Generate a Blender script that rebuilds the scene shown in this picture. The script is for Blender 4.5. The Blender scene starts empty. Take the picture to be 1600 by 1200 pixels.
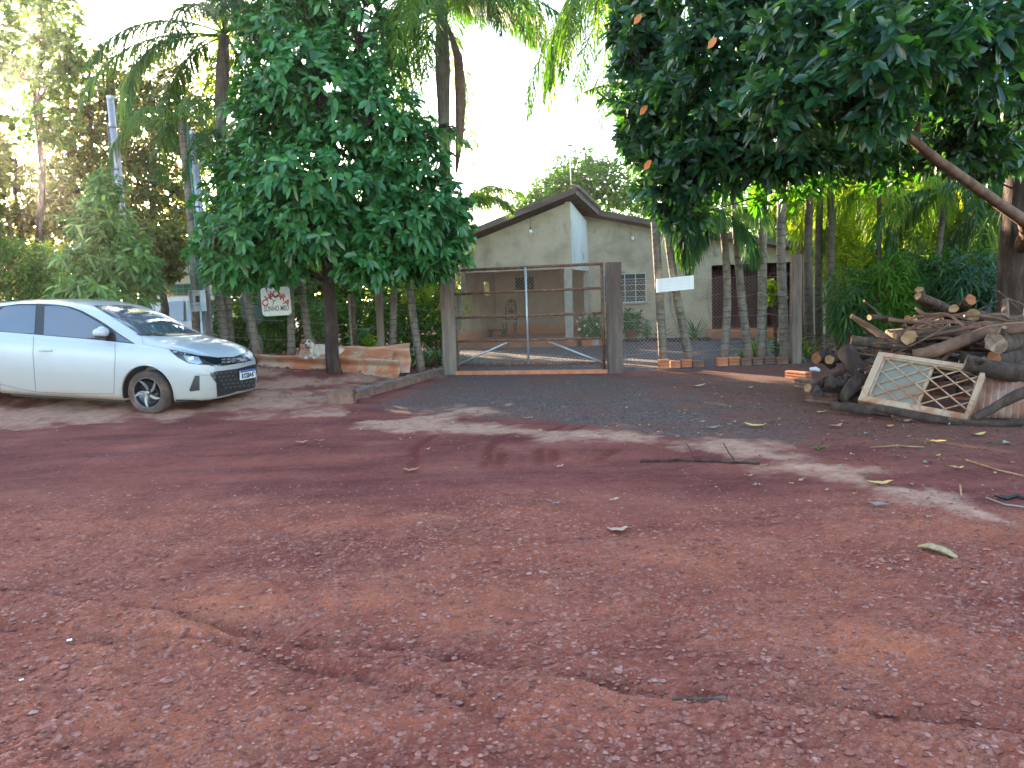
import bpy, bmesh, math, random
import numpy as np
from mathutils import Vector, Matrix
from mathutils.bvhtree import BVHTree
S = bpy.context.scene
COL = S.collection
# ---------------- camera
CH, CP, CR, CF = 1.42, math.radians(6.6), 0.037, 1200.0
_F = np.array([0, math.cos(CP), -math.sin(CP)]); _U = np.array([0, math.sin(CP), math.cos(CP)]); _X = np.array([1., 0, 0])
_R = _X*math.cos(CR)-_U*math.sin(CR); _V = _U*math.cos(CR)+_X*math.sin(CR)
_C = np.array([0, 0, CH])
cd = bpy.data.cameras.new('camera'); cam = bpy.data.objects.new('camera', cd); COL.objects.link(cam)
cd.sensor_width = 36; cd.lens = 27.0; cd.clip_start = 0.05; cd.clip_end = 3000
cam.matrix_world = Matrix(((_R[0], _V[0], -_F[0], 0), (_R[1], _V[1], -_F[1], 0), (_R[2], _V[2], -_F[2], CH), (0, 0, 0, 1)))
S.camera = cam
# ---------------- light
SUN_EL, SUN_AZ = math.radians(11.3), math.radians(-31.8)      # azimuth from +Y, positive to the right
w = bpy.data.worlds.new('World'); S.world = w; w.use_nodes = True
nt = w.node_tree; nt.nodes.clear()
sky = nt.nodes.new('ShaderNodeTexSky'); sky.sky_type = 'NISHITA'; sky.sun_disc = False
sky.sun_elevation = SUN_EL; sky.sun_rotation = SUN_AZ; sky.air_density = 0.9; sky.dust_density = 1.3; sky.ozone_density = 0.6; sky.altitude = 400
bg = nt.nodes.new('ShaderNodeBackground'); bg.inputs[1].default_value = 0.15
wo = nt.nodes.new('ShaderNodeOutputWorld'); nt.links.new(sky.outputs[0], bg.inputs[0]); nt.links.new(bg.outputs[0], wo.inputs[0])
sl = bpy.data.lights.new('sun', 'SUN'); sl.energy = 5.0; sl.angle = math.radians(0.5); sl.color = (1.0, .80, .55)
so = bpy.data.objects.new('sun', sl); COL.objects.link(so)
_sd = Vector((math.sin(SUN_AZ)*math.cos(SUN_EL), math.cos(SUN_AZ)*math.cos(SUN_EL), math.sin(SUN_EL)))
so.rotation_euler = _sd.to_track_quat('Z', 'Y').to_euler()
S.view_settings.view_transform = 'Standard'; S.view_settings.look = 'None'; S.view_settings.gamma = 1
S.view_settings.exposure = 3.1
S.cycles.max_bounces = 6; S.cycles.diffuse_bounces = 3; S.cycles.transmission_bounces = 4; S.cycles.glossy_bounces = 3
S.cycles.transparent_max_bounces = 8; S.cycles.caustics_reflective = False; S.cycles.caustics_refractive = False
S.cycles.sample_clamp_indirect = 6
try: S.cycles.use_denoising = True
except Exception: pass

# ---------------- measuring helpers (photo pixel -> place in the world)
def ray(px, py): return _R*(px-800)/CF+_V*(600-py)/CF+_F
def at(px, py, D):
    d = ray(px, py); return _C+d*(D/d[1])
def sst(t): t = np.clip(t, 0, 1); return t*t*(3-2*t)
def gh(x, y):                                   # broad shape of the land
    x = np.asarray(x, float); y = np.asarray(y, float)
    rise = np.minimum(.12*np.maximum(0, -1.8-x), 1.1)*sst((y-9)/5.5)
    return rise*(1-sst((y-15.8)/3))
def G(px, py):                                  # ground point seen at a pixel
    d = ray(px, py); D = 2.0
    for i in range(6000):
        P = _C+d*(D/d[1])
        if P[2] <= gh(P[0], P[1]): break
        D += .01
    return P
def gz(x, y): return float(gh(x, y))

# ---------------- mesh building
class MB:
    def __init__(s): s.v = []; s.f = []; s.m = []; s.cur = 0; s.sm = []; s.smooth = False
    def add(s, vs, fs):
        b = len(s.v); s.v.extend([tuple(map(float, p)) for p in vs])
        for f in fs: s.f.append([b+i for i in f]); s.m.append(s.cur); s.sm.append(s.smooth)
        return s
    def box(s, c, d, rot=None, bev=0.0):
        c = np.array(c, float); h = np.array(d, float)/2
        if bev > 0:
            b = min(bev, h.min()*.45); pts = []
            for sx in (-1, 1):
                for sy in (-1, 1):
                    for sz in (-1, 1):
                        for k in range(3):
                            q = h.copy(); 
                            for j in range(3):
                                if j != k: q[j] -= b
                            pts.append(q*np.array([sx, sy, sz]))
            bm = bmesh.new()
            for p in pts: bm.verts.new(p)
            r = bmesh.ops.convex_hull(bm, input=bm.verts[:]); bm.verts.ensure_lookup_table()
            vs = np.array([v.co[:] for v in bm.verts]); fs = [[v.index for v in f.verts] for f in bm.faces]; bm.free()
        else:
            vs = np.array([[x, y, z] for x in (-h[0], h[0]) for y in (-h[1], h[1]) for z in (-h[2], h[2])])
            fs = [(0, 1, 3, 2), (4, 6, 7, 5), (0, 4, 5, 1), (2, 3, 7, 6), (0, 2, 6, 4), (1, 5, 7, 3)]
        if rot is not None: vs = vs@np.array(rot.to_matrix() if hasattr(rot, 'to_matrix') else rot).T
        return s.add(vs+c, fs)
    def tube(s, P, r, n=8, caps=True, ell=None, cm=None):
        P = [np.array(p, float) for p in P]; k = len(P); r = [r]*k if np.isscalar(r) else list(r)
        vs = []; ref = None; fs = []
        for i in range(k):
            t = P[min(i+1, k-1)]-P[max(i-1, 0)]; t = t/(np.linalg.norm(t)+1e-9)
            if ref is None:
                ref = np.array([1., 0, 0]) if abs(t[0]) < .8 else np.array([0, 0, 1.])
            a = ref-t*(ref@t); a /= np.linalg.norm(a)+1e-9; b = np.cross(t, a); ref = a
            e = 1 if ell is None else ell
            for j in range(n):
                q = 2*math.pi*j/n; vs.append(P[i]+a*r[i]*math.cos(q)+b*r[i]*e*math.sin(q))
        for i in range(k-1):
            for j in range(n): fs.append((i*n+j, i*n+(j+1) % n, (i+1)*n+(j+1) % n, (i+1)*n+j))
        sm = s.smooth; s.smooth = n > 5; s.add(vs, fs); 
        if caps:
            c0 = s.cur; s.smooth = False
            if cm is not None: s.cur = cm
            b0 = len(s.v)-len(vs)
            s.f.append([b0+j for j in range(n)][::-1]); s.f.append([b0+(k-1)*n+j for j in range(n)])
            s.m += [s.cur]*2; s.sm += [False]*2; s.cur = c0
        s.smooth = sm; return s
    def lathe(s, prof, n=24, c=(0, 0, 0), axis='z'):
        vs = []; fs = []; k = len(prof)
        for i in range(n):
            q = 2*math.pi*i/n
            for (r, h) in prof:
                x, y = r*math.cos(q), r*math.sin(q)
                vs.append((x, y, h) if axis == 'z' else (x, h, y) if axis == 'y' else (h, x, y))
        for i in range(n):
            for j in range(k-1):
                fs.append((i*k+j, ((i+1) % n)*k+j, ((i+1) % n)*k+j+1, i*k+j+1))
        return s.add(np.array(vs)+np.array(c), fs)
    def prism(s, poly, fn, a, b):                # polygon in 2D, fn(u,v,h) -> xyz
        n = len(poly); vs = [fn(u, v, a) for u, v in poly]+[fn(u, v, b) for u, v in poly]
        fs = [list(range(n))[::-1], list(range(n, 2*n))]+[(i, (i+1) % n, n+(i+1) % n, n+i) for i in range(n)]
        return s.add(vs, fs)
def obj(name, mb, mat, parent=None, label=None, cat=None, group=None, kind=None, off=None, fixn=True):
    """one mesh object; vertices given in world space unless the parent says otherwise (off)"""
    me = bpy.data.meshes.new(name)
    if isinstance(mb, MB):
        V = np.array(mb.v); 
        if off is None and parent is not None: off = parent.get('_o')
        o3 = np.array(off if off is not None else (0, 0, 0), float)
        me.from_pydata((V-o3).tolist(), [], mb.f)
        mats = mat if isinstance(mat, (list, tuple)) else [mat]
        for m in mats: me.materials.append(m)
        me.polygons.foreach_set('material_index', mb.m)
        me.polygons.foreach_set('use_smooth', mb.sm)
        if fixn:
            bm = bmesh.new(); bm.from_mesh(me); bmesh.ops.recalc_face_normals(bm, faces=bm.faces[:]); bm.to_mesh(me); bm.free()
    else: me = mb
    o = bpy.data.objects.new(name, me); COL.objects.link(o)
    if parent is not None: o.parent = parent
    elif off is not None and isinstance(mb, MB): o.location = tuple(float(q) for q in off)
    if parent is not None and parent.get('_o') is not None: o['_o'] = parent['_o']
    tag(o, label, cat, group, kind); return o
def tag(o, label=None, cat=None, group=None, kind=None):
    if label: o['label'] = label
    if cat: o['category'] = cat
    if group: o['group'] = group
    if kind: o['kind'] = kind
    return o
def thing(name, loc, label, cat, group=None, rz=0.0, local=False):
    o = bpy.data.objects.new(name, None); COL.objects.link(o); o.location = tuple(map(float, loc)); o.rotation_euler = (0, 0, rz)
    o.empty_display_size = .1
    if not local: o['_o'] = [float(q) for q in loc]
    return tag(o, label, cat, group)
def dup(o, loc=None, rz=None, label=None, parent=None, scale=None):
    c = o.copy(); COL.objects.link(c)
    if parent: c.parent = parent
    for ch in list(o.children): dup(ch, parent=c)
    if loc is not None: c.location = tuple(map(float, loc))
    if rz is not None: c.rotation_euler = (0, 0, rz)
    if scale is not None: c.scale = (scale,)*3
    if label: c['label'] = label
    return c

# ---------------- leaves: arrays of many small blades
PAT = {'L': ([(0, 2, 1), (0, 3, 2), (1, 2, 5, 4), (2, 3, 6, 5), (4, 5, 7), (5, 6, 7)], [0, .3, .3, .3, .7, .7, .7, 1.02], [0, -.40, 0, .40, -.48, 0, .48, 0], [0, .16, 0, .16, .12, 0, .12, 0]),
       'S': ([(0, 1, 3, 2)], [0, .5, .5, 1.0], [0, -.5, .5, 0], [0, .05, .05, 0])}
class Leaves:
    def __init__(s): s.V = []; s.F = []; s.A = []; s.n = 0
    def add(s, P, T, N, L, W, rnd, droop=.25, pat='L'):
        P = np.atleast_2d(P); n = len(P); T = T/np.linalg.norm(T, axis=1)[:, None]
        Sd = np.cross(T, N); Sd /= np.linalg.norm(Sd, axis=1)[:, None]+1e-9; N = np.cross(Sd, T)
        L = np.broadcast_to(L, (n,)).astype(float); W = np.broadcast_to(W, (n,)).astype(float); droop = np.broadcast_to(droop, (n,))
        fs, al, sd, up = PAT[pat]; al = np.array(al); sd = np.array(sd); up = np.array(up)
        V = P[:, None]+T[:, None]*(al[None, :, None]*L[:, None, None])+Sd[:, None]*(sd[None, :, None]*W[:, None, None]) \
            + N[:, None]*(up[None, :, None]*W[:, None, None])
        V[:, :, 2] -= (al[None]**2)*(droop*L)[:, None]
        k = len(al); s.V.append(V.reshape(-1, 3)); s.A.append(np.repeat(np.broadcast_to(rnd, (n,)), k))
        base = s.n+np.arange(n)*k
        for f in fs: s.F.append(base[:, None]+np.array(f)[None])
        s.n += n*k
    def strips(s, P, D, Wd, rnd):
        """P (n,k,3) centre lines; Wd (n,k,3) half-width vectors -> ribbons"""
        n, k, _ = P.shape; V = np.stack([P-Wd, P+Wd], 2).reshape(n, 2*k, 3)
        s.V.append(V.reshape(-1, 3)); s.A.append(np.repeat(np.broadcast_to(rnd, (n,)), 2*k)); base = s.n+np.arange(n)*2*k
        for i in range(k-1): s.F.append(base[:, None]+np.array([2*i, 2*i+1, 2*i+3, 2*i+2])[None])
        s.n += n*2*k
    def mesh(s, name, mats, off=(0, 0, 0), smooth=True):
        me = bpy.data.meshes.new(name); V = np.concatenate(s.V)-np.array(off, float)
        me.vertices.add(len(V)); me.vertices.foreach_set('co', V.astype(np.float32).ravel())
        lens = np.concatenate([np.full(len(f), f.shape[1]) for f in s.F]); loops = np.concatenate([f.ravel() for f in s.F])
        me.loops.add(len(loops)); me.loops.foreach_set('vertex_index', loops.astype(np.int32))
        st = np.concatenate([[0], np.cumsum(lens)[:-1]]); me.polygons.add(len(lens)); me.polygons.foreach_set('loop_start', st.astype(np.int32))
        try: me.polygons.foreach_set('loop_total', lens.astype(np.int32))
        except Exception: pass
        me.update(calc_edges=True)
        at_ = me.attributes.new('rnd', 'FLOAT', 'POINT'); at_.data.foreach_set('value', np.concatenate(s.A).astype(np.float32))
        for m in (mats if isinstance(mats, (list, tuple)) else [mats]): me.materials.append(m)
        if smooth: me.polygons.foreach_set('use_smooth', np.ones(len(lens), bool))
        return me
def unit(v): return v/(np.linalg.norm(v, axis=-1, keepdims=True)+1e-9)
def rosettes(lv, C, A, k, L, W, rng, spread=1.1, droop=.3, pat='L', bias=0.0):
    """k leaves round each twig tip C with axis A"""
    n = len(C); A = unit(A)
    ref = np.where(np.abs(A[:, 2:3]) > .9, np.array([[1., 0, 0]]), np.array([[0, 0, 1.]]))
    B1 = unit(np.cross(A, ref)); B2 = np.cross(A, B1)
    for j in range(k):
        q = 2*math.pi*(j*.382)+rng.uniform(0, 6.28, n) if j == 0 else q+2.4+rng.normal(0, .25, n)
        tilt = spread*rng.uniform(.45, 1.25, n)
        R = B1*np.cos(q)[:, None]+B2*np.sin(q)[:, None]
        T = A*np.cos(tilt)[:, None]+R*np.sin(tilt)[:, None]
        Nn = A*np.sin(tilt)[:, None]-R*np.cos(tilt)[:, None]+rng.normal(0, .25, (n, 3))
        off = A*(rng.uniform(-.5, .15, n)*L*1.1)[:, None]
        s = rng.uniform(.6, 1.15, n)
        lv.add(C+off, T, Nn, L*s, W*s*rng.uniform(.85, 1.15, n), np.clip(rng.normal(.5+bias, .22, n), 0, 1), droop*rng.uniform(.4, 1.6, n), pat)
def blob(rng, c, r, n, shell=.55, low=-1.0):
    d = unit(rng.normal(size=(n*2, 3))); d = d[d[:, 2] > low][:n]; n = len(d)
    q = rng.uniform(shell**3, 1, n)**(1/3.)
    q *= 1+.16*np.sin(d[:, 0]*7+c[0]*3)*np.cos(d[:, 2]*6+c[1])+.1*np.sin(d[:, 1]*11)
    P = np.array(c)+d*np.array(r)*q[:, None]
    return P, unit(d*np.array([1, 1, .8])+np.array([0, 0, .35])+rng.normal(0, .3, (n, 3)))

# ---------------- materials
def newmat(name):
    m = bpy.data.materials.new(name); m.use_nodes = True; t = m.node_tree; b = t.nodes['Principled BSDF']; return m, t, b
def N(t, typ, **kw):
    n = t.nodes.new(typ)
    for k, v in kw.items():
        if k in n.inputs.keys(): n.inputs[k].default_value = v
        else: setattr(n, k, v)
    return n
def coord(t, scale=(1, 1, 1), kind='Object'):
    c = N(t, 'ShaderNodeTexCoord'); mp = N(t, 'ShaderNodeMapping'); mp.inputs['Scale'].default_value = scale
    t.links.new(c.outputs[kind], mp.inputs[0]); return mp.outputs[0]
def ramp(t, fac, cols):
    r = N(t, 'ShaderNodeValToRGB'); e = r.color_ramp.elements
    while len(e) < len(cols): e.new(.5)
    for i, c in enumerate(cols):
        p, cc = c if len(c) == 2 else (i/(len(cols)-1), c)
        e[i].position = p; e[i].color = (*cc[:3], 1)
    t.links.new(fac, r.inputs[0]); return r.outputs[0]
def noise(t, vec, scale, detail=6, rough=.6, dist=0):
    n = N(t, 'ShaderNodeTexNoise', Scale=scale, Detail=detail, Roughness=rough, Distortion=dist); t.links.new(vec, n.inputs['Vector']); return n.outputs[0]
def mixc(t, f, a, b, mode='MIX'):
    n = N(t, 'ShaderNodeMix', data_type='RGBA', blend_type=mode)
    for s, i in ((f, 0), (a, 6), (b, 7)):
        if hasattr(s, 'links'): t.links.new(s, n.inputs[i])
        else: n.inputs[i].default_value = s if i == 0 else (*s[:3], 1)
    return n.outputs[2]
def mth(t, op, a, b=0.0, c=None):
    n = N(t, 'ShaderNodeMath', operation=op)
    for i, s in enumerate((a, b) if c is None else (a, b, c)):
        if hasattr(s, 'links'): t.links.new(s, n.inputs[i])
        else: n.inputs[i].default_value = s
    return n.outputs[0]
def bump(t, b, h, st=.5, dist=.02):
    n = N(t, 'ShaderNodeBump', Strength=st, Distance=dist); t.links.new(h, n.inputs['Height']); t.links.new(n.outputs[0], b.inputs['Normal']); return n
def surf(name, cols, scale=5, rough=.8, bmp=.4, bs=30, metal=0, stretch=(1, 1, 1), detail=8, spec=.3, bdist=.01, stain=None, dist=0):
    """mottled surface: colour ramp over noise, finer noise as bump, optional second stain layer (colour, scale, amount)"""
    m, t, b = newmat(name); v = coord(t, stretch)
    c = ramp(t, noise(t, v, scale, detail, .65, dist), [(.3+.4*i/(len(cols)-1), q) for i, q in enumerate(cols)])
    if stain:
        f = ramp(t, noise(t, v, stain[1], 6, .7, .6), [(stain[2], (0, 0, 0)), (stain[2]+.12, (1, 1, 1))])
        c = mixc(t, f, c, stain[0])
    t.links.new(c, b.inputs['Base Color']); b.inputs['Roughness'].default_value = rough; b.inputs['Metallic'].default_value = metal
    b.inputs['Specular IOR Level'].default_value = spec
    if bmp: bump(t, b, noise(t, v, bs, 6, .7), bmp, bdist)
    return m
def leafmat(name, dark, mid, light, rough=.38, trans=.32, tcol=None, spec=.5, vein=False):
    m, t, b = newmat(name); a = N(t, 'ShaderNodeAttribute', attribute_name='rnd')
    c = ramp(t, a.outputs['Fac'], [(0, dark), (.5, mid), (.93, light), (1, tuple(min(1, q*1.5) for q in light))])
    v = coord(t); c = mixc(t, .35, c, ramp(t, noise(t, v, 1.3, 3), [(.35, (.35, .45, .4)), (.65, (1.0, 1.0, .8))]), 'MULTIPLY')
    t.links.new(c, b.inputs['Base Color']); b.inputs['Roughness'].default_value = rough; b.inputs['Specular IOR Level'].default_value = spec
    tr = N(t, 'ShaderNodeBsdfTranslucent'); c2 = mixc(t, 1.0, c, tcol or (2.2, 2.0, .7), 'MULTIPLY'); t.links.new(c2, tr.inputs[0])
    mx = N(t, 'ShaderNodeMixShader'); mx.inputs[0].default_value = trans
    t.links.new(b.outputs[0], mx.inputs[1]); t.links.new(tr.outputs[0], mx.inputs[2]); t.links.new(mx.outputs[0], t.nodes['Material Output'].inputs[0])
    return m
def plain(name, col, rough=.5, metal=0, spec=.5, coat=0):
    m, t, b = newmat(name); b.inputs['Base Color'].default_value = (*col, 1); b.inputs['Roughness'].default_value = rough
    b.inputs['Metallic'].default_value = metal; b.inputs['Specular IOR Level'].default_value = spec; b.inputs['Coat Weight'].default_value = coat
    v = coord(t); n = noise(t, v, 40, 4); t.links.new(ramp(t, n, [(.3, (rough*.85,)*3), (.7, (min(1, rough*1.15),)*3)]), b.inputs['Roughness']); return m
M = {}
M['leaf_front'] = leafmat('leaf_front', (.014, .07, .018), (.032, .145, .036), (.075, .23, .06), rough=.34, trans=.25, tcol=(1.8, 2.0, .5))
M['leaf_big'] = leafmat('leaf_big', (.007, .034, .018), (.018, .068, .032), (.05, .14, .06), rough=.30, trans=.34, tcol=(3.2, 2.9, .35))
M['leaf_light'] = leafmat('leaf_light', (.03, .10, .028), (.065, .17, .04), (.13, .27, .06), rough=.4, trans=.35)
M['leaf_far'] = leafmat('leaf_far', (.03, .075, .02), (.06, .13, .03), (.12, .20, .045), rough=.6, trans=.42, tcol=(2.6, 2.2, .7), spec=.2)
M['leaf_brown'] = leafmat('leaf_brown', (.05, .07, .028), (.085, .12, .042), (.15, .18, .06), rough=.6, trans=.45, tcol=(2.4, 1.8, .8), spec=.2)
M['leaf_sun'] = leafmat('leaf_sun', (.07, .13, .016), (.14, .23, .024), (.27, .34, .03), rough=.5, trans=.5, tcol=(3.0, 2.5, .5), spec=.3)  # sunlit leaf tone, backlight put into the colour
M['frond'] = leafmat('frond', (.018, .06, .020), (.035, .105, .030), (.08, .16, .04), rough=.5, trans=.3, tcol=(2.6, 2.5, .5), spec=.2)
M['frond_sun'] = leafmat('frond_sun', (.05, .12, .02), (.10, .20, .028), (.21, .29, .035), rough=.5, trans=.48, tcol=(2.6, 2.3, .4), spec=.2)  # lit copy of frond, sun brightness painted into it
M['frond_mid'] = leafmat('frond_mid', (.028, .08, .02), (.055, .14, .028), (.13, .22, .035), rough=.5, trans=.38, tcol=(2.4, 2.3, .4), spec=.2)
M['leaf_back'] = leafmat('leaf_back', (.02, .08, .016), (.04, .14, .022), (.10, .22, .03), rough=.45, trans=.42, tcol=(2.2, 2.3, .4), spec=.2)  # backlit look under the big crown, put into the leaf colour
M['yucca'] = leafmat('yucca', (.05, .10, .05), (.09, .16, .07), (.25, .30, .10), rough=.45, trans=.3)
M['bark'] = surf('bark', [(.03, .022, .018), (.075, .055, .042), (.15, .12, .09)], 9, .9, .9, 22, stretch=(1, 1, .3), bdist=.03, stain=((.22, .21, .18), 5, .62))
M['bark_dark'] = surf('bark_dark', [(.018, .012, .01), (.05, .032, .026), (.10, .07, .055)], 8, .9, 1, 25, stretch=(1, 1, .3), bdist=.03, stain=((.20, .17, .15), 6, .66))
M['log_bark'] = surf('log_bark', [(.022, .014, .010), (.065, .038, .026), (.13, .085, .06)], 9, .9, 1, 24, bdist=.03, stain=((.20, .165, .13), 5, .60))
M['branch'] = surf('branch', [(.06, .03, .02), (.12, .065, .042), (.19, .11, .075)], 6, .85, .6, 30, stretch=(1, 1, 1), bdist=.015)
def palm_trunk_mat(name, c1, c2, dark):
    m, t, b = newmat(name); v = coord(t); sp = N(t, 'ShaderNodeSeparateXYZ'); t.links.new(v, sp.inputs[0])
    n1 = noise(t, v, 2.0, 3); z = mth(t, 'ADD', sp.outputs[2], mth(t, 'MULTIPLY', n1, .10))
    z = mth(t, 'ADD', z, mth(t, 'MULTIPLY', noise(t, coord(t, (.2, .2, 1)), 3.1, 2), .16))
    fr = mth(t, 'FRACT', mth(t, 'MULTIPLY', z, 8.2)); ring = ramp(t, fr, [(0, (.85,)*3), (.10, (.55,)*3), (.18, (0, 0, 0)), (.98, (0, 0, 0)), (1, (.8,)*3)])
    pat = ramp(t, noise(t, coord(t, (1, 1, .6)), 7, 6, .7), [(.42, (0, 0, 0)), (.62, (1, 1, 1))])
    c = mixc(t, pat, c1, c2); c = mixc(t, ramp(t, noise(t, v, 3.3, 5, .7), [(.56, (0, 0, 0)), (.70, (.8,)*3)]), c, (.06, .055, .048))
    c = mixc(t, mth(t, 'MULTIPLY', ring, ramp(t, noise(t, v, 6, 4), [(.42, (.0,)*3), (.60, (1, 1, 1))])), c, dark)
    up = ramp(t, mth(t, 'MULTIPLY', sp.outputs[2], .1), [(.44, (0, 0, 0)), (.50, (.9,)*3)]); c = mixc(t, up, c, ramp(t, noise(t, coord(t, (4, 4, .5)), 6, 6, .7), [(.3, (.045, .035, .028)), (.7, (.17, .135, .10))]))
    low = ramp(t, sp.outputs[2], [(0, (1, 1, 1)), (.5, (0, 0, 0))]); c = mixc(t, mth(t, 'MULTIPLY', low, .55), c, (.20, .09, .055))
    t.links.new(c, b.inputs['Base Color']); b.inputs['Roughness'].default_value = .85; b.inputs['Specular IOR Level'].default_value = .2
    bump(t, b, mth(t, 'ADD', noise(t, v, 30, 5, .7), mth(t, 'MULTIPLY', ring, -.9)), .6, .02); return m
M['palm_trunk'] = palm_trunk_mat('palm_trunk', (.22, .19, .155), (.125, .105, .085), (.035, .028, .022))
M['palm_dark'] = palm_trunk_mat('palm_dark', (.13, .11, .085), (.075, .062, .05), (.03, .025, .02))
M['plaster'] = surf('plaster', [(.31, .25, .17), (.46, .37, .265), (.54, .45, .33)], 1.6, .92, .25, 60, bdist=.004, stain=((.13, .12, .10), 2.2, .60), dist=.4)
M['plaster_pale'] = surf('plaster_pale', [(.42, .41, .37), (.58, .57, .52), (.66, .65, .60)], 1.4, .92, .2, 60, bdist=.004, stain=((.17, .16, .14), 1.7, .64), stretch=(1, 1, .35))
def dirty_wall():
    m, t, b = newmat('plaster_dirty'); v = coord(t); sp = N(t, 'ShaderNodeSeparateXYZ'); t.links.new(v, sp.inputs[0])
    c = ramp(t, noise(t, v, 1.5, 7, .65), [(.3, (.34, .27, .20)), (.7, (.50, .41, .31))])
    z = mth(t, 'ADD', sp.outputs[2], mth(t, 'MULTIPLY', noise(t, v, 4, 5), .35))
    f = ramp(t, z, [(.45, (1, 1, 1)), (.68, (0, 0, 0))]); c = mixc(t, f, c, (.50, .18, .08))
    t.links.new(c, b.inputs['Base Color']); b.inputs['Roughness'].default_value = .92; bump(t, b, noise(t, v, 50, 5), .2, .004); return m
M['plaster_dirty'] = dirty_wall()
M['red_floor'] = surf('red_floor', [(.28, .10, .055), (.38, .15, .08), (.42, .20, .12)], 3, .7, .2, 40)
M['concrete'] = surf('concrete', [(.26, .24, .21), (.36, .34, .30), (.42, .40, .36)], 5, .9, .35, 50, bdist=.005)
M['post_wood'] = surf('post_wood', [(.09, .065, .05), (.165, .125, .10), (.25, .205, .17)], 6, .9, .8, 30, stretch=(1, 1, .12), bdist=.012, stain=((.22, .12, .08), 3, .62))
M['post_red'] = surf('post_red', [(.06, .042, .036), (.115, .082, .070), (.18, .14, .12)], 6, .9, .8, 30, stretch=(1, 1, .15), bdist=.012, stain=((.08, .08, .055), 4, .62))
M['rust'] = surf('rust', [(.07, .035, .025), (.15, .075, .05), (.25, .17, .13)], 14, .7, .4, 60, metal=.15, bdist=.003)
M['galv'] = surf('galv', [(.28, .31, .34), (.38, .42, .46), (.45, .49, .53)], 10, .42, .1, 60, metal=.6, bdist=.002)
M['mesh_wire'] = plain('mesh_wire', (.30, .24, .20), .6, .4)
M['wire'] = plain('wire', (.34, .33, .31), .5, .6)
M['rusty_white'] = surf('rusty_white', [(.33, .25, .18), (.40, .28, .19), (.30, .14, .075)], 5, .65, .3, 60, bdist=.003, stain=((.30, .12, .055), 3.5, .50))
M['rust_sheet'] = surf('rust_sheet', [(.16, .075, .05), (.30, .15, .10), (.42, .30, .24)], 5, .7, .3, 60, stretch=(1, 1, .3))
M['roof'] = surf('roof', [(.09, .065, .055), (.15, .11, .09), (.20, .16, .14)], 5, .9, .4, 40)
M['fascia'] = surf('fascia', [(.07, .05, .042), (.12, .085, .072), (.17, .13, .11)], 4, .85, .5, 30, stretch=(.2, 1, 1))
M['brick'] = surf('brick', [(.36, .115, .06), (.46, .17, .085), (.52, .24, .14)], 9, .9, .5, 50, bdist=.004)
M['brick_old'] = surf('brick_old', [(.10, .06, .05), (.17, .095, .07), (.27, .14, .09)], 7, .95, .6, 40, bdist=.006, stain=((.09, .08, .07), 5, .57))
M['mortar'] = surf('mortar', [(.085, .066, .06), (.135, .105, .093), (.19, .145, .12)], 8, .95, .7, 40, bdist=.008, stain=((.30, .13, .08), 3, .57))
M['sheet_red'] = surf('sheet_red', [(.40, .16, .09), (.48, .25, .17), (.48, .36, .28)], 3.2, .9, .4, 40, bdist=.004, stain=((.45, .17, .09), 2.2, .53))
M['sheet_grey'] = surf('sheet_grey', [(.26, .19, .14), (.38, .27, .19), (.40, .24, .155)], 3.2, .9, .4, 40, bdist=.004, stain=((.37, .13, .065), 2.2, .46))
M['cut'] = surf('cut', [(.15, .08, .04), (.27, .155, .075), (.36, .23, .12)], 9, .85, .5, 60, bdist=.004)
M['cut_red'] = surf('cut_red', [(.15, .05, .025), (.26, .10, .045), (.32, .15, .07)], 9, .85, .6, 40, bdist=.006)
M['white_board'] = surf('white_board', [(.66, .68, .70), (.74, .76, .78)], 6, .55, .05, 60)
M['sign_white'] = surf('sign_white', [(.60, .58, .52), (.68, .66, .60), (.72, .71, .66)], 10, .6, .05, 60)
M['sign_red'] = plain('sign_red', (.36, .075, .06), .6)
M['sign_grey'] = plain('sign_grey', (.17, .13, .13), .6)
M['dark'] = plain('opening_shade', (.012, .011, .011), .9, spec=.1)
M['glass_dark'] = plain('glass_dark', (.025, .035, .034), .3, spec=.35)
M['iron_red'] = plain('iron_red', (.13, .022, .028), .6)
M['green_metal'] = plain('green_metal', (.03, .20, .15), .5)
M['grey_metal'] = plain('grey_metal', (.13, .14, .14), .5, .3)
M['bulb'] = plain('bulb', (.75, .75, .72), .2, spec=.8)
M['black'] = plain('black_plastic', (.015, .015, .016), .5)
M['yellow_leaf'] = surf('yellow_leaf', [(.50, .30, .08), (.62, .45, .16)], 20, .7, .2, 60)
M['brown_leaf'] = surf('brown_leaf', [(.26, .13, .07), (.42, .25, .15)], 20, .8, .2, 60)
M['pale_leaf'] = surf('pale_leaf', [(.34, .22, .16), (.48, .34, .25)], 20, .8, .2, 60)
M['grey_leaf'] = surf('grey_leaf', [(.15, .145, .12), (.27, .26, .22)], 20, .7, .2, 60)
M['orange_leaf'] = surf('orange_leaf', [(.55, .16, .04), (.65, .25, .07)], 20, .6, .2, 60)
M['terracotta'] = surf('terracotta', [(.40, .13, .07), (.48, .18, .10)], 12, .85, .2, 50)
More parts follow.
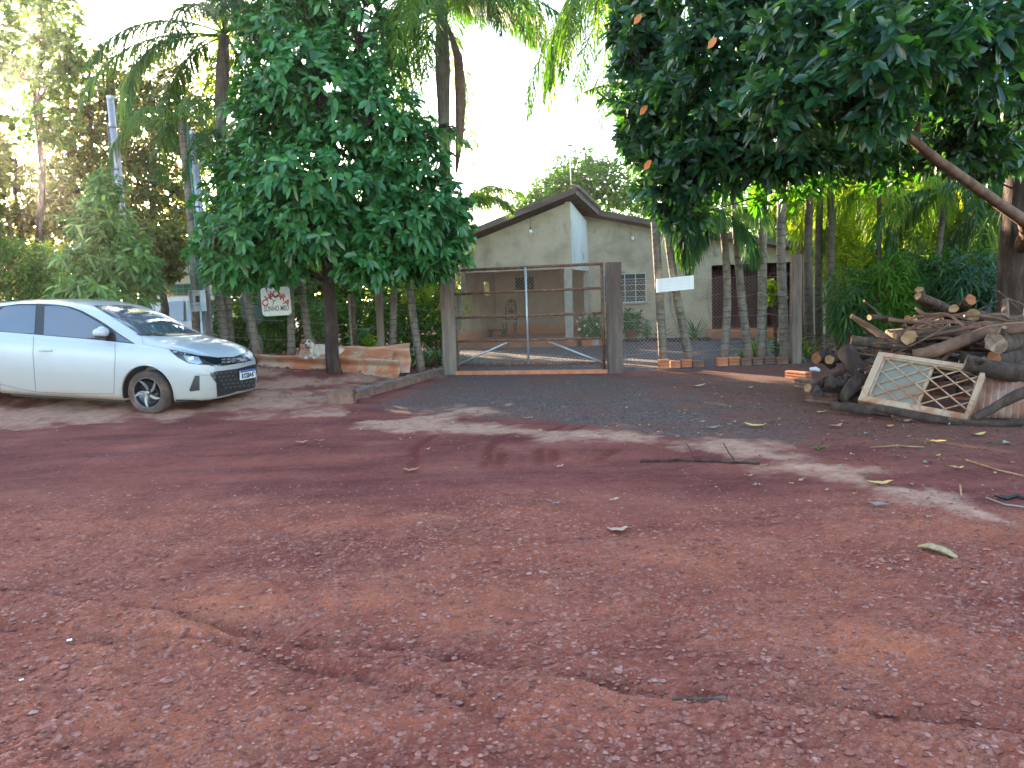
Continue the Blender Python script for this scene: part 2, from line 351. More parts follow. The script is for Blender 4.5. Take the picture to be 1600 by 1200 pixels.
# ================= ground
def _h(ix, iy, s=0):
    n = (ix.astype(np.int64)*374761393+iy.astype(np.int64)*668265263+s*974634777) & 0xffffffff
    n = ((n ^ (n >> 13))*1274126177) & 0xffffffff
    return ((n ^ (n >> 16)) & 0xffff)/65535.0
def vnoise(x, y, s=0):
    ix = np.floor(x); iy = np.floor(y); fx = x-ix; fy = y-iy; fx = fx*fx*(3-2*fx); fy = fy*fy*(3-2*fy)
    a = _h(ix, iy, s); b = _h(ix+1, iy, s); c = _h(ix, iy+1, s); d = _h(ix+1, iy+1, s)
    return (a*(1-fx)+b*fx)*(1-fy)+(c*(1-fx)+d*fx)*fy
def fbm(x, y, f, o=5, s=0, g=.5):
    t = 0; a = 1; n = 0
    for i in range(o):
        t = t+a*vnoise(x*f+i*17.3, y*f-i*9.1, s+i); n += a; a *= g; f *= 2.03
    return t/n
def cells(x, y, f, s=0):                         # distance to nearest and second nearest jittered point, id
    x = x*f; y = y*f; ix = np.floor(x); iy = np.floor(y); d1 = np.full(x.shape, 9.); d2 = d1.copy(); idv = np.zeros(x.shape)
    for dx in (-1, 0, 1):
        for dy in (-1, 0, 1):
            cx = ix+dx; cy = iy+dy; px = cx+_h(cx, cy, s+1); py = cy+_h(cx, cy, s+2)
            d = np.hypot(x-px, y-py); h = _h(cx, cy, s+3); new = d < d1
            d2 = np.where(new, d1, np.minimum(d2, d)); idv = np.where(new, h, idv); d1 = np.where(new, d, d1)
    return d1, d2, idv
def pline(X, Y, pts):                            # distance to a polyline on the ground
    W = [G(*p)[:2] for p in pts]; best = np.full(X.shape, 1e9)
    for a, b in zip(W[:-1], W[1:]):
        ab = b-a; t = np.clip(((X-a[0])*ab[0]+(Y-a[1])*ab[1])/(ab@ab), 0, 1)
        best = np.minimum(best, np.hypot(X-a[0]-t*ab[0], Y-a[1]-t*ab[1]))
    return best
def inpoly(X, Y, pts):
    W = [G(*p)[:2] if len(p) == 2 else p[:2] for p in pts]; ins = np.zeros(X.shape, bool)
    for a, b in zip(W, W[1:]+W[:1]):
        if a[1] == b[1]: continue
        ins ^= ((Y < a[1]) != (Y < b[1])) & (X < (b[0]-a[0])*(Y-a[1])/(b[1]-a[1])+a[0])
    return ins
ys = [1.0]
while ys[-1] < 500:
    y = ys[-1]; ys.append(y*1.0042 if y < 9 else y*1.006 if y < 17 else y*1.03 if y < 40 else y*1.15)
ys = np.concatenate([[-60, -25, -10, -5, -2, -.8, .1, .5, .8], ys])
NC = 560; tcol = np.linspace(-1, 1, NC); tcol = tcol*.92+.08*tcol**7
wx = 1.25*np.abs(ys)*1.0+1.6; wx = np.where(ys > 30, ys*1.6, wx); wx = np.where(ys < 1, 60*sst((1-ys)/12)+2.9, wx)
GX = tcol[None, :]*wx[:, None]; GY = np.repeat(ys[:, None], NC, 1)
near = sst((11-GY)/5)
wxn = (fbm(GX, GY, 1.1, 4, 5)-.5)*1.0; wyn = (fbm(GX, GY, 1.3, 4, 9)-.5)*1.0
XW = GX+wxn*.7; YW = GY+wyn*.7
road_cl = sst((5.6-.18*GX+wyn*1.6-GY)/1.1)        # coarse clodded part of the road near the viewer
drive = inpoly(XW, YW, [(552, 640), (705, 590), (950, 586), (1240, 584), (1262, 622), (1300, 700), (1120, 688), (930, 664), (760, 650)])
yard = (GY > 13.55-.18*0) & (GX > -1.6+0*GX) & (GY < 60)
verge = (GY > 9.6+(fbm(GX, GY, .8, 4, 3)-.5)*1.2) & (GX < -2.1) | (GX < -1.2) & (GY > 13.2)
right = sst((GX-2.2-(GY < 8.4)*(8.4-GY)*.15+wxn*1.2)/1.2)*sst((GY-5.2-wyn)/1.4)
sandd = np.minimum(pline(GX, GY, [(575, 662), (660, 658), (740, 640)]), pline(GX, GY, [(610, 664), (760, 672), (900, 678), (1040, 690), (1180, 708), (1290, 735)]))
sandd = np.minimum(sandd, pline(GX, GY, [(1290, 735), (1420, 772), (1560, 812), (1610, 822)])*2.2)
sand = sst(.95-sandd/.42+(fbm(GX, GY, 2.6, 6, 31, .62)-.5)*3.4)*.74
sand = np.maximum(sand, verge*(GY < 14)*sst((fbm(GX, GY, 1.6, 6, 77, .6)-.33)*4)*.62)
tr = 9.
for pts in ([(846, 735), (842, 700), (862, 672), (915, 650)], [(868, 735), (866, 702), (886, 676), (935, 655)], [(752, 745), (765, 700), (800, 668)], [(640, 745), (650, 700), (700, 664), (740, 650)],
            [(775, 745), (785, 705), (815, 676)], [(930, 720), (985, 690), (1045, 668)]):
    tr = np.minimum(tr, pline(GX, GY, pts))
track = sst((.075-tr)/.05)*sst((fbm(GX, GY, 3, 3, 8)-.28)*6)*sst((GY-6.0)/.7)
crk = pline(GX+wxn*.12, GY+wyn*.22, [(-300, 905), (0, 925), (220, 962), (420, 1008), (700, 1040), (900, 1072), (1100, 1100), (1320, 1118), (1620, 1165)])
crk2 = pline(GX+wxn*.12, GY+wyn*.2, [(0, 980), (160, 1010), (330, 1010), (520, 1060), (760, 1110)])
side = np.where(pline(GX, GY-.12, [(0, 925), (700, 1040), (1620, 1165)]) < pline(GX, GY+.12, [(0, 925), (700, 1040), (1620, 1165)]), 1, -1)
d1, d2, cid = cells(GX+(fbm(GX, GY, 14, 3, 2)-.5)*.07, GY*1.2+(fbm(GX, GY, 14, 3, 4)-.5)*.07, 24, 50)
e1, e2, eid = cells(GX+(fbm(GX, GY, 30, 2, 2)-.5)*.03, GY+(fbm(GX, GY, 30, 2, 4)-.5)*.03, 42, 90)
dens = sst((fbm(GX, GY, 2.2, 4, 60)-.38)*5)
clod = sst((d2-d1-.06)/.3)*(cid > .52-.25*dens)*sst((.62-d1)/.3)*road_cl*dens**.6
clod2 = sst((e2-e1-.05)/.35)*(eid > .45)*sst((.6-e1)/.3)*np.maximum(road_cl, .25)
rough = fbm(GX, GY, 5, 6, 11, .58)-.5
Z = gh(GX, GY).copy()
act = sst((14-GY)/4)*sst((GY-.2)/1)
Z += act*((fbm(GX, GY, .7, 4, 21)-.5)*.075*np.maximum(.25, sst((7-GY)/3))+rough*.045*(.3+.7*road_cl)+clod*.0045+clod2*.006*near+(fbm(GX, GY, 26, 3, 14)-.5)*.010*near)
rdg = fbm(GX*1.0+GY*.55, GY-.55*GX, 3.2, 5, 41); Z += act*road_cl*(-np.abs(rdg-.5)*.085+.02)
Z -= act*(.050*np.exp(-(crk/(.018+.045*vnoise(GX*4, GY*4, 33)))**2)+.030*np.exp(-(crk2/(.015+.04*vnoise(GX*4, GY*4, 35)))**2))*(.3+1.2*vnoise(GX*3, GY*3, 12)); Z += act*.032*sst(1-crk/.35)*(side < 0)
Z -= act*track*(.010+.006*np.sign(np.sin(GY*95+GX*40)))
Z += sand*.006*act
Z += verge*(fbm(GX, GY, 3, 4, 71)-.5)*.06*sst((18-GY)/3)
for (bx, by, br, bh) in ((-3.11, 13.28, .6, .06),): Z += bh*np.exp(-((GX-bx)**2+(GY-by)**2)/br**2)
gid = np.zeros(GX.shape, int); gid[drive] = 1; gid[(GY > 13.5) & (GX > -1.5+wxn)] = 2; gid[verge & (gid != 1) & (gid != 2)] = 3
gravel = sst((drive.astype(float)-.5)*2+.5); 
def blur(a, k=2):
    for _ in range(k):
        a = (a+np.roll(a, 1, 0)+np.roll(a, -1, 0)+np.roll(a, 1, 1)+np.roll(a, -1, 1))/5
    return a
dmask = sst(blur(drive.astype(float), 110)*1.5-.25+(fbm(GX, GY, 4, 5, 19)-.5)*.5); yardm = blur(yard.astype(float), 4)
grav = np.clip(dmask*(.7+.5*fbm(GX, GY, 2, 4, 6))*(1-sand)*(1-.75*sst((GX-1.6)/2.2+wxn)), 0, 1)
def soil_mat():
    m, t, b = newmat('soil'); v = coord(t)
    A = {k: N(t, 'ShaderNodeAttribute', attribute_name=k).outputs['Fac'] for k in ('clod', 'grav', 'sand', 'yard', 'coarse', 'right', 'trk')}
    n1 = noise(t, v, 1.1, 6, .6); n2 = noise(t, v, 14, 8, .7); n3 = noise(t, v, 90, 5, .7)
    fine = ramp(t, n1, [(.3, (.150, .043, .038)), (.5, (.205, .064, .052)), (.7, (.26, .095, .075))])
    coarse = ramp(t, n1, [(.32, (.22, .066, .048)), (.5, (.30, .098, .062)), (.68, (.40, .145, .080))])
    c = mixc(t, A['coarse'], fine, coarse)
    nb = noise(t, coord(t, (.35, 1.5, 1)), 1.3, 5, .6); c = mixc(t, .8, c, ramp(t, nb, [(.38, (.66, .56, .66)), (.52, (1, 1, 1)), (.66, (1.28, 1.22, 1.08))]), 'MULTIPLY')
    c = mixc(t, .6, c, ramp(t, n2, [(.3, (.6, .55, .55)), (.7, (1.25, 1.25, 1.25))]), 'MULTIPLY')
    cc = ramp(t, noise(t, v, 6, 4), [(.3, (.29, .115, .085)), (.7, (.38, .17, .125))])
    c = mixc(t, mth(t, 'MULTIPLY', A['clod'], .7), c, cc)
    vw = N(t, 'ShaderNodeVectorMath', operation='MULTIPLY_ADD'); t.links.new(N(t, 'ShaderNodeTexNoise', Scale=22.0, Detail=4.0).outputs['Color'], vw.inputs[0]); vw.inputs[1].default_value = (.05, .05, 0); t.links.new(v, vw.inputs[2])
    fl = None
    for sc_, th_ in ((21, .52), (43, .45)):
        vf = N(t, 'ShaderNodeTexVoronoi', Scale=float(sc_)); t.links.new(vw.outputs[0], vf.inputs['Vector']); sc3 = N(t, 'ShaderNodeSeparateColor'); t.links.new(vf.outputs['Color'], sc3.inputs[0])
        a_ = mth(t, 'MULTIPLY', mth(t, 'GREATER_THAN', sc3.outputs[0], th_), ramp(t, vf.outputs['Distance'], [(.24, (1, 1, 1)), (.36, (0, 0, 0))]))
        fl = a_ if fl is None else mth(t, 'MAXIMUM', fl, a_)
    dn = ramp(t, noise(t, v, 2.6, 4), [(.36, (.15,)*3), (.56, (1, 1, 1))])
    fl = mth(t, 'MULTIPLY', mth(t, 'MULTIPLY', fl, dn), mth(t, 'ADD', mth(t, 'MULTIPLY', A['coarse'], .85), .08))
    fc = ramp(t, n2, [(.3, (.33, .145, .11)), (.7, (.50, .27, .215))]); c = mixc(t, fl, c, fc)
    c = mixc(t, .75, c, ramp(t, n3, [(.32, (.62, .58, .58)), (.5, (1, 1, 1)), (.68, (1.38, 1.38, 1.38))]), 'MULTIPLY')
    c = mixc(t, mth(t, 'MULTIPLY', A['trk'], .85), c, (.155, .038, .028))
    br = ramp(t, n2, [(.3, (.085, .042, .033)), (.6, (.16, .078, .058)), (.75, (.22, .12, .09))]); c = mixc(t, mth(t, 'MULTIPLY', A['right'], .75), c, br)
    vo = N(t, 'ShaderNodeTexVoronoi', Scale=42.0); t.links.new(v, vo.inputs['Vector'])
    gr = ramp(t, vo.outputs['Color'], [(.2, (.070, .055, .051)), (.55, (.118, .094, .086)), (.9, (.20, .16, .145))])
    gr = mixc(t, ramp(t, n1, [(.45, (0, 0, 0)), (.62, (.7,)*3)]), gr, (.155, .075, .058))
    c = mixc(t, A['grav'], c, gr)
    yr = mixc(t, ramp(t, noise(t, v, .6, 5), [(.45, (0, 0, 0)), (.6, (.6,)*3)]), ramp(t, vo.outputs['Color'], [(.2, (.055, .052, .058)), (.55, (.12, .112, .12)), (.9, (.25, .23, .24))]), (.15, .07, .06))
    c = mixc(t, A['yard'], c, yr)
    sd = ramp(t, noise(t, v, 7, 7, .7), [(.3, (.34, .18, .12)), (.5, (.52, .33, .235)), (.7, (.62, .45, .34))]); c = mixc(t, A['sand'], c, sd)
    c = mixc(t, 1.0, c, (.86, .80, .77), 'MULTIPLY')
    t.links.new(c, b.inputs['Base Color']); b.inputs['Roughness'].default_value = .95; b.inputs['Specular IOR Level'].default_value = .15
    h = mth(t, 'ADD', mth(t, 'ADD', mth(t, 'MULTIPLY', n2, .6), mth(t, 'MULTIPLY', n3, .6)), mth(t, 'MULTIPLY', fl, .45)); h = mth(t, 'ADD', h, mth(t, 'MULTIPLY', vo.outputs['Distance'], mth(t, 'ADD', mth(t, 'MULTIPLY', A['grav'], -1.0), mth(t, 'MULTIPLY', A['yard'], -1.5))))
    bump(t, b, h, .75, .018); return m
M['soil'] = soil_mat()
nr, nc = GX.shape; idx = np.arange(nr*nc).reshape(nr, nc)
Q = np.stack([idx[:-1, :-1], idx[:-1, 1:], idx[1:, 1:], idx[1:, :-1]], -1).reshape(-1, 4); qid = gid[:-1, :-1].reshape(-1)
PV = np.stack([GX, GY, Z], -1).reshape(-1, 3)
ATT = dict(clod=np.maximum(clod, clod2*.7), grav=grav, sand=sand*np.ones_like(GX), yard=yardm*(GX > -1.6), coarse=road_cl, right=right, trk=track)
for k, nm in ((0, 'road'), (1, 'driveway'), (2, 'yard_ground'), (3, 'verge_ground')):
    F = Q[qid == k]; used = np.unique(F); remap = np.zeros(nr*nc, int); remap[used] = np.arange(len(used)); F = remap[F]
    me = bpy.data.meshes.new(nm); me.vertices.add(len(used)); me.vertices.foreach_set('co', PV[used].astype(np.float32).ravel())
    me.loops.add(F.size); me.loops.foreach_set('vertex_index', F.astype(np.int32).ravel()); me.polygons.add(len(F))
    me.polygons.foreach_set('loop_start', (np.arange(len(F))*4).astype(np.int32)); me.update(calc_edges=True)
    me.polygons.foreach_set('use_smooth', np.ones(len(F), bool))
    for a, arr in ATT.items():
        q = me.attributes.new(a, 'FLOAT', 'POINT'); q.data.foreach_set('value', np.asarray(arr, float).reshape(-1)[used].astype(np.float32))
    me.materials.append(M['soil']); o = bpy.data.objects.new(nm, me); COL.objects.link(o); o['kind'] = 'structure'
_ly = np.log(np.maximum(ys, 1e-3))
def gsurf(x, y):                                  # height of the built ground
    i = int(np.clip(np.searchsorted(ys, y), 1, len(ys)-1)); j = int(np.argmin(np.abs(GX[i]-x))); return float(Z[i, j])
# loose stones and clods on the road
def stones(name, n, yr, sz, mat, seed, xw=.85, region=None, lab=None, flat=.55):
    rng = np.random.default_rng(seed); y = yr[0]*(yr[1]/yr[0])**rng.uniform(0, 1, n); x = rng.uniform(-1, 1, n)*(y*xw+.4)
    if region: k = region(x, y); x, y = x[k], y[k]; n = len(x)
    z = np.array([gsurf(a, b) for a, b in zip(x, y)]); s = sz*np.minimum(rng.lognormal(0, .38, n), 2.0)
    base = np.array([[1, 0, 0], [.4, .9, 0], [-.6, .75, 0], [-1, -.1, 0], [-.3, -.9, 0], [.7, -.7, 0], [.5, .1, .8], [-.2, .45, .9], [-.35, -.35, .8]])
    fs3 = np.array([[6, 7, 8]]); quads = [(0, 1, 6), (1, 7, 6), (1, 2, 7), (2, 3, 7), (3, 8, 7), (3, 4, 8), (4, 5, 8), (5, 6, 8), (5, 0, 6)]
    lv = Leaves(); V = base[None]*rng.uniform(.6, 1.3, (n, 9, 3)); a = rng.uniform(0, 6.28, n); ca, sa = np.cos(a)[:, None], np.sin(a)[:, None]
    V = np.stack([V[..., 0]*ca-V[..., 1]*sa, V[..., 0]*sa+V[..., 1]*ca, V[..., 2]*flat], -1)*s[:, None, None]; V += np.stack([x, y, z-s*.15], -1)[:, None]
    lv.V.append(V.reshape(-1, 3)); lv.A.append(np.repeat(rng.uniform(0, 1, n), 9)); b0 = np.arange(n)*9
    lv.F.append(b0[:, None]+fs3[0][None])
    for q in quads: lv.F.append(b0[:, None]+np.array(q)[None])
    me = lv.mesh(name, mat, smooth=False); o = bpy.data.objects.new(name, me); COL.objects.link(o)
    tag(o, lab, 'gravel', None, 'stuff')
def stonemat(name, cs):
    m, t, b = newmat(name); a = N(t, 'ShaderNodeAttribute', attribute_name='rnd'); c = ramp(t, a.outputs['Fac'], cs)
    c = mixc(t, .5, c, ramp(t, noise(t, coord(t), 60, 4), [(.3, (.6,)*3), (.7, (1.3,)*3)]), 'MULTIPLY')
    t.links.new(c, b.inputs['Base Color']); b.inputs['Roughness'].default_value = .95; b.inputs['Specular IOR Level'].default_value = .15; return m
M['clods'] = stonemat('clods', [(0, (.16, .056, .042)), (.6, (.25, .095, .072)), (.93, (.33, .15, .115)), (1, (.38, .22, .18))])
M['grey_stones'] = stonemat('grey_stones', [(0, (.045, .04, .04)), (.6, (.10, .085, .083)), (.95, (.17, .15, .145)), (1, (.30, .27, .25))])
stones('road_pebbles', 9000, (1.6, 9.5), .0075, M['clods'], 3, lab='small crumbs of red clay and pebbles strewn over the dirt road')
stones('clay_clods', 24000, (1.7, 6.8), .0095, M['clods'], 4, region=lambda x, y: y < 5.6-.18*x, lab='flat lumps of red clay lying on the near part of the road', flat=.30)
stones('driveway_gravel', 6000, (8.6, 21), .010, M['grey_stones'], 5, region=lambda x, y: (x > -2.1+.2*(y-10)) & (x < 6), lab='dark crushed stone spread over driveway and yard')

# ================= vegetation builders
def plant_obj(name, base, label, cat, group=None): return thing(name, base, label, cat, group)
def add_leaves(lv, pname, mat, root):
    o = obj(pname, lv.mesh(pname, mat, off=root['_o']), None, root); return o
def limbs(mb, start, targets, rng, r0, r1, n=5):
    for T in targets:
        a = np.array(start(T) if callable(start) else start, float); T = np.array(T, float); d = T-a; L = np.linalg.norm(d)
        P = [a+d*t+np.array([0, 0, L*.12*math.sin(t*math.pi)])+rng.normal(0, .03*L, 3)*math.sin(t*math.pi) for t in np.linspace(0, 1, n)]
        mb.tube(P, list(np.linspace(r0, r1, n)), 6)
def tree(name, label, cat, base, top, r, blobs, k, L, W, leafm, barkm, seed, group=None, droop=.3, pat='L', spread=1.1, path=None, low=-1, twigs=40, shell=.55, bias=0, lr=.38, lo=.25):
    rng = np.random.default_rng(seed); base = np.array(base, float); root = thing(name, base, label, cat, group)
    top = np.array(top, float); mb = MB()
    if path is None: path = [base+(top-base)*t+rng.normal(0, .05, 3)*(0 < t < 1)*np.array([1, 1, 0]) for t in np.linspace(0, 1, 7)]; path[0] = base-[0, 0, .15]
    n = len(path); mb.tube(path, [r*(1.25-.95*i/(n-1)) if i else r*1.45 for i in range(n)], 10)
    lv = Leaves(); path = np.array(path)
    for bi, (c, rad, cnt) in enumerate(blobs):
        c = np.array(c, float); P, A = blob(rng, c, rad, cnt, shell, low); rosettes(lv, P, A, k, L, W, rng, spread, droop, pat, bias)
        zz = c[2]-lo*np.linalg.norm(c[:2]-base[:2]); j = int(np.argmin(np.abs(path[:, 2]-zz))); s0 = path[j]
        limbs(mb, s0, [c], rng, r*lr, r*lr*.42, 6)
        limbs(mb, c, P[rng.choice(len(P), min(len(P), twigs), replace=False)]*.97+c*.03, rng, r*lr*.32, .006, 4)
    obj('trunk', mb, barkm, root); add_leaves(lv, 'crown', leafm, root); return root
def frond(lv, base, az, el, L, rng, drop=1.6, n=46, ll=.5, wd=.0125, seg=3, hang=.5):
    m = 14; pts = [np.array(base, float)]; e = el
    for i in range(m):
        e = max(-1.42, el-drop*((i+1)/m)**1.3)
        pts.append(pts[-1]+np.array([math.sin(az)*math.cos(e), math.cos(az)*math.cos(e), math.sin(e)])*L/m)
    pts = np.array(pts); Sd = np.array([math.cos(az), -math.sin(az), 0.])
    # rachis
    rw = np.linspace(.028, .006, m+1)[:, None]*Sd; lv.strips(pts[None], None, rw[None], .8)
    up = np.array([0, 0, 1.])[None]*np.linspace(.022, .004, m+1)[:, None]; lv.strips(pts[None], None, up[None], .8)
    t = np.repeat(np.linspace(.16, .995, n), 2); sgn = np.tile([-1, 1], n); f = t*m; i0 = np.minimum(f.astype(int), m-1); P = pts[i0]+(pts[i0+1]-pts[i0])*(f-i0)[:, None]
    T = unit(pts[i0+1]-pts[i0]); le = ll*(np.sin(np.clip(t*1.05, 0, 1)*math.pi)**.5*.85+.18)*rng.uniform(.8, 1.15, 2*n)
    D = unit(T*.75+Sd[None]*sgn[:, None]*rng.uniform(.65, 1.1, (2*n, 1))+rng.normal(0, .24, (2*n, 3))+np.array([0, 0, .22]))
    C = [P]; d = D
    for k in range(seg):
        d = unit(d+np.array([0, 0, -hang*(k+.7)])); C.append(C[-1]+d*(le/seg)[:, None])
    C = np.stack(C, 1); Nn = unit(np.cross(D, np.array([0, 0, 1.])[None]+rng.normal(0, .5, (2*n, 3))))
    w = wd*np.array([.7, 1.0, .7, .08][:seg+1] if seg == 3 else np.linspace(1, .1, seg+1)); lv.strips(C, None, Nn[:, None, :]*w[None, :, None], rng.uniform(0, 1))
def palm(name, label, base, top, r, nf, L, seed, matc='frond', group=None, r2=None, az=None, ll=.5, el=(.0, 1.25), drop=(1.3, 2.2), bulge=0, cat='palm tree', crown=True, mid=None, n=46, rs=.78, tm='palm_trunk'):
    r = r*rs; r2 = r2*rs if r2 else None
    rng = np.random.default_rng(seed); base = np.array(base, float); top = np.array(top, float); root = thing(name, base, label, cat, group); mb = MB(); K = 34
    bend = rng.normal(0, .07, 2) if mid is None else np.array(mid)
    P = []; R = []
    for i in range(K+1):
        t = i/K; p = base+(top-base)*t; p[:2] += bend*math.sin(t*math.pi); P.append(p); R.append((r*(1-t)+(r2 or r*.8)*t)*(1+.25*math.exp(-t*22))*(1+.03*(i % 2))*(1+bulge*math.exp(-((t-.86)/.09)**2)))
    P[0] = base-[0, 0, .12]; mb.tube(P, R, 12)
    obj('trunk', mb, M[tm], root)
    if crown:
        lv = Leaves(); n = int(n*1.45)
        for i in range(nf):
            a = (i*2.4+rng.normal(0, .25)) if az is None else az[i % len(az)]+rng.normal(0, .12)
            e = el[0]+(el[1]-el[0])*((i*.618) % 1); frond(lv, top+rng.normal(0, .03, 3), a, e, L*rng.uniform(.8, 1.1), rng, rng.uniform(*drop), ll=ll, n=n)
        add_leaves(lv, 'crown', M[matc], root)
    return root
# ================= main house (local frame: x along the facade, y to the back)
HT = math.radians(15); HA = np.array([1.68, 20.5, 0]); HU = np.array([math.cos(HT), -math.sin(HT), 0]); HV = np.array([math.sin(HT), math.cos(HT), 0])
def hl(px, py, v, org=HA, U=HU, V=HV):           # (along, height) on the plane at depth v
    d = ray(px, py); t = ((org+V*v-_C)@V)/(d@V); P = _C+d*t-org; return float(P@U), float(P[2])
def slabwall(mb, poly, v0, v1): return mb.prism(poly, lambda u, z, h: (u, h, z), v0, v1)
house = thing('farm_house', HA, 'low plastered farm house with gabled tile roof and open front porch behind the gate', 'house', rz=-HT, local=True)
def hp(name, mb, mat, parent=house, label=None): return obj(name, mb, mat, parent, label)
uL = -3.45; zl = hl(897, 419, 0)[1]; VM = 2.86; VB = 4.2
rL = hl(768, 352, -.3); rR = hl(897, 299, -.3); rK = hl(934, 333, VM-.3); rE = hl(1110, 366, VM-.3); rE2 = hl(1225, 381, VM-.3)
sl_ = (rR[1]-rL[1])/(rR[0]-rL[0]); zEL = rR[1]-sl_*(rR[0]+4.0)
top = lambda u: rR[1]+sl_*(u-rR[0]) if u < rR[0] else rR[1]
print('house', rL, rR, rK, rE, rE2, zl)
mb = MB(); slabwall(mb, [(uL, zl), (0, zl), (0, top(0)-.16), (uL, top(uL)-.16)], 0, .15)
hp('gable_wall', mb, M['plaster'])
mb = MB(); zs = zl-.02; n = 8
for i in range(n):
    y0, y1 = .152+(VM-.155)*i/n, .152+(VM-.155)*(i+1)/n; t0 = rR[1]-.2+(rK[1]-rR[1])*(i/n); t1 = rR[1]-.2+(rK[1]-rR[1])*((i+1)/n)
    mb.add([(-.15, y0, zs), (0, y0, zs), (0, y1, zs), (-.15, y1, zs), (-.15, y0, t0), (0, y0, t0), (0, y1, t1), (-.15, y1, t1)], [(0, 3, 2, 1), (4, 5, 6, 7), (0, 1, 5, 4), (1, 2, 6, 5), (2, 3, 7, 6), (3, 0, 4, 7)])
hp('side_wall', mb, M['plaster_pale'])
uW0, uW1 = hl(943, 450, VM)[0], hl(1010, 450, VM)[0]; zW0, zW1 = hl(1005, 472, VM)[1], hl(1005, 426, VM)[1]
uG0, uG1 = hl(1112, 450, VM)[0], hl(1240, 450, VM)[0]; zG1 = hl(1150, 413, VM)[1]; zG0 = .22
def tr(u): return rK[1]+(rE[1]-rK[1])*(u-rK[0])/(rE[0]-rK[0])-.14 if u < rE[0] else rE[1]+(rE2[1]-rE[1])*(u-rE[0])/(rE2[0]-rE[0])-.14
mb = MB()
for a, b, z0, z1 in ((-.15, uW0, -.1, None), (uW0, uW1, -.1, zW0), (uW0, uW1, zW1, None), (uW1, uG0, -.1, None), (uG0, uG1, zG1, None), (uG1, uG1+2.5, -.1, None)):
    slabwall(mb, [(a, z0), (b, z0), (b, z1 if z1 is not None else tr(b)), (a, z1 if z1 is not None else tr(a))], VM, VM+.15)
hp('front_wall', mb, M['plaster'])
mb = MB(); slabwall(mb, [(uL, -.1), (.2, -.1), (.2, rR[1]-1.2), (uL, zl+.2)], VB, VB+.15); hp('porch_back_wall', mb, M['plaster_dirty'])
mb = MB()                                         # left porch wall with two openings
def swall(y0, y1, z0, z1): mb.box((uL+.07, (y0+y1)/2, (z0+z1)/2), (.13, y1-y0, z1-z0))
za, zb = 1.42, 1.86
for y0, y1, z0, z1 in ((.35, VB, -.1, za), (.35, .5, za, zb), (1.1, 2.9, za, zb), (3.5, VB, za, zb), (.152, VB, zb, zl+.3)): swall(y0, y1, z0, z1)
hp('porch_left_wall', mb, M['plaster_dirty'])
for u, v, w_ in ((uL+.09, .075, .2), (-.11, .075, .2), (-.06, VM-.12, .16)):
    mb = MB(); mb.box((u, v, (zl-.1)/2), (w_, .16, zl+.1-.004), bev=.01); hp('porch_post', mb, M['concrete'])
mb = MB(); mb.box((uL/2, 2.15, .03), (abs(uL)+.2, 4.4, .22)); hp('porch_floor', mb, M['red_floor'])
mb = MB(); mb.box((uL/2, 2.3, zl+.22), (abs(uL)-.1, 4.1, .06)); hp('porch_ceiling', mb, M['plaster_dirty'])
a = hl(806, 453, VB); b = hl(834, 433, VB); mb = MB(); mb.box(((a[0]+b[0])/2, VB-.012, (a[1]+b[1])/2), (b[0]-a[0], .02, b[1]-a[1])); hp('back_window', mb, M['dark'])  # near-black panel standing in for the shaded opening
# roof
mb = MB(); th = .05; zb_ = rR[1]-.35
def sheet(pts):
    b = len(pts); vs = [(*p[:2], p[2]) for p in pts]+[(p[0], p[1], p[2]-th) for p in pts]
    mb.add(vs, [list(range(b)), list(range(b, 2*b))[::-1]]+[(i, (i+1) % b, b+(i+1) % b, b+i) for i in range(b)])
ytop = .10
sheet([(-4.1, -.3, zEL+ytop), (rR[0], -.3, rR[1]+ytop), (rR[0], 9, zb_+ytop), (-4.1, 9, zEL-.3)])
sheet([(rR[0], -.3, rR[1]+ytop), (rK[0], VM-.3, rK[1]+ytop), (rK[0], 9, zb_+ytop), (rR[0], 9, zb_+ytop)])
sheet([(rK[0], VM-.3, rK[1]+ytop), (rE[0], VM-.3, rE[1]+ytop), (rE[0], 9, rE[1]+.1), (rK[0], 9, zb_+ytop)])
sheet([(rE[0], VM-.3, rE[1]+ytop), (uG1+2.7, VM-.3, tr(uG1+2.7)+.24), (uG1+2.7, 9, tr(uG1+2.7)), (rE[0], 9, rE[1]+.1)])
roof = hp('roof', mb, M['roof'])
mb = MB()
def fas(p, q, h=.16, t=.04):
    p = np.array(p); q = np.array(q); d = q-p; d[2] = 0; d /= np.linalg.norm(d); nrm = np.array([d[1], -d[0], 0])*t
    vs = []
    for e in (p, q):
        for dn in (0, 1):
            for dz in (ytop-.004, ytop-.004-h): vs.append(e+nrm*dn+[0, 0, dz])
    mb.add(vs, [(0, 1, 3, 2), (4, 6, 7, 5), (0, 4, 5, 1), (2, 3, 7, 6), (0, 2, 6, 4), (1, 5, 7, 3)])
fas((-4.1, -.302, zEL), (rR[0], -.302, rR[1])); fas((rR[0]+.004, -.3, rR[1]), (rK[0]+.004, VM-.3, rK[1])); fas((rK[0], VM-.302, rK[1]), (rE[0], VM-.302, rE[1])); fas((rE[0], VM-.302, rE[1]), (uG1+2.7, VM-.302, tr(uG1+2.7)+.14))
obj('fascia', mb, M['fascia'], roof)
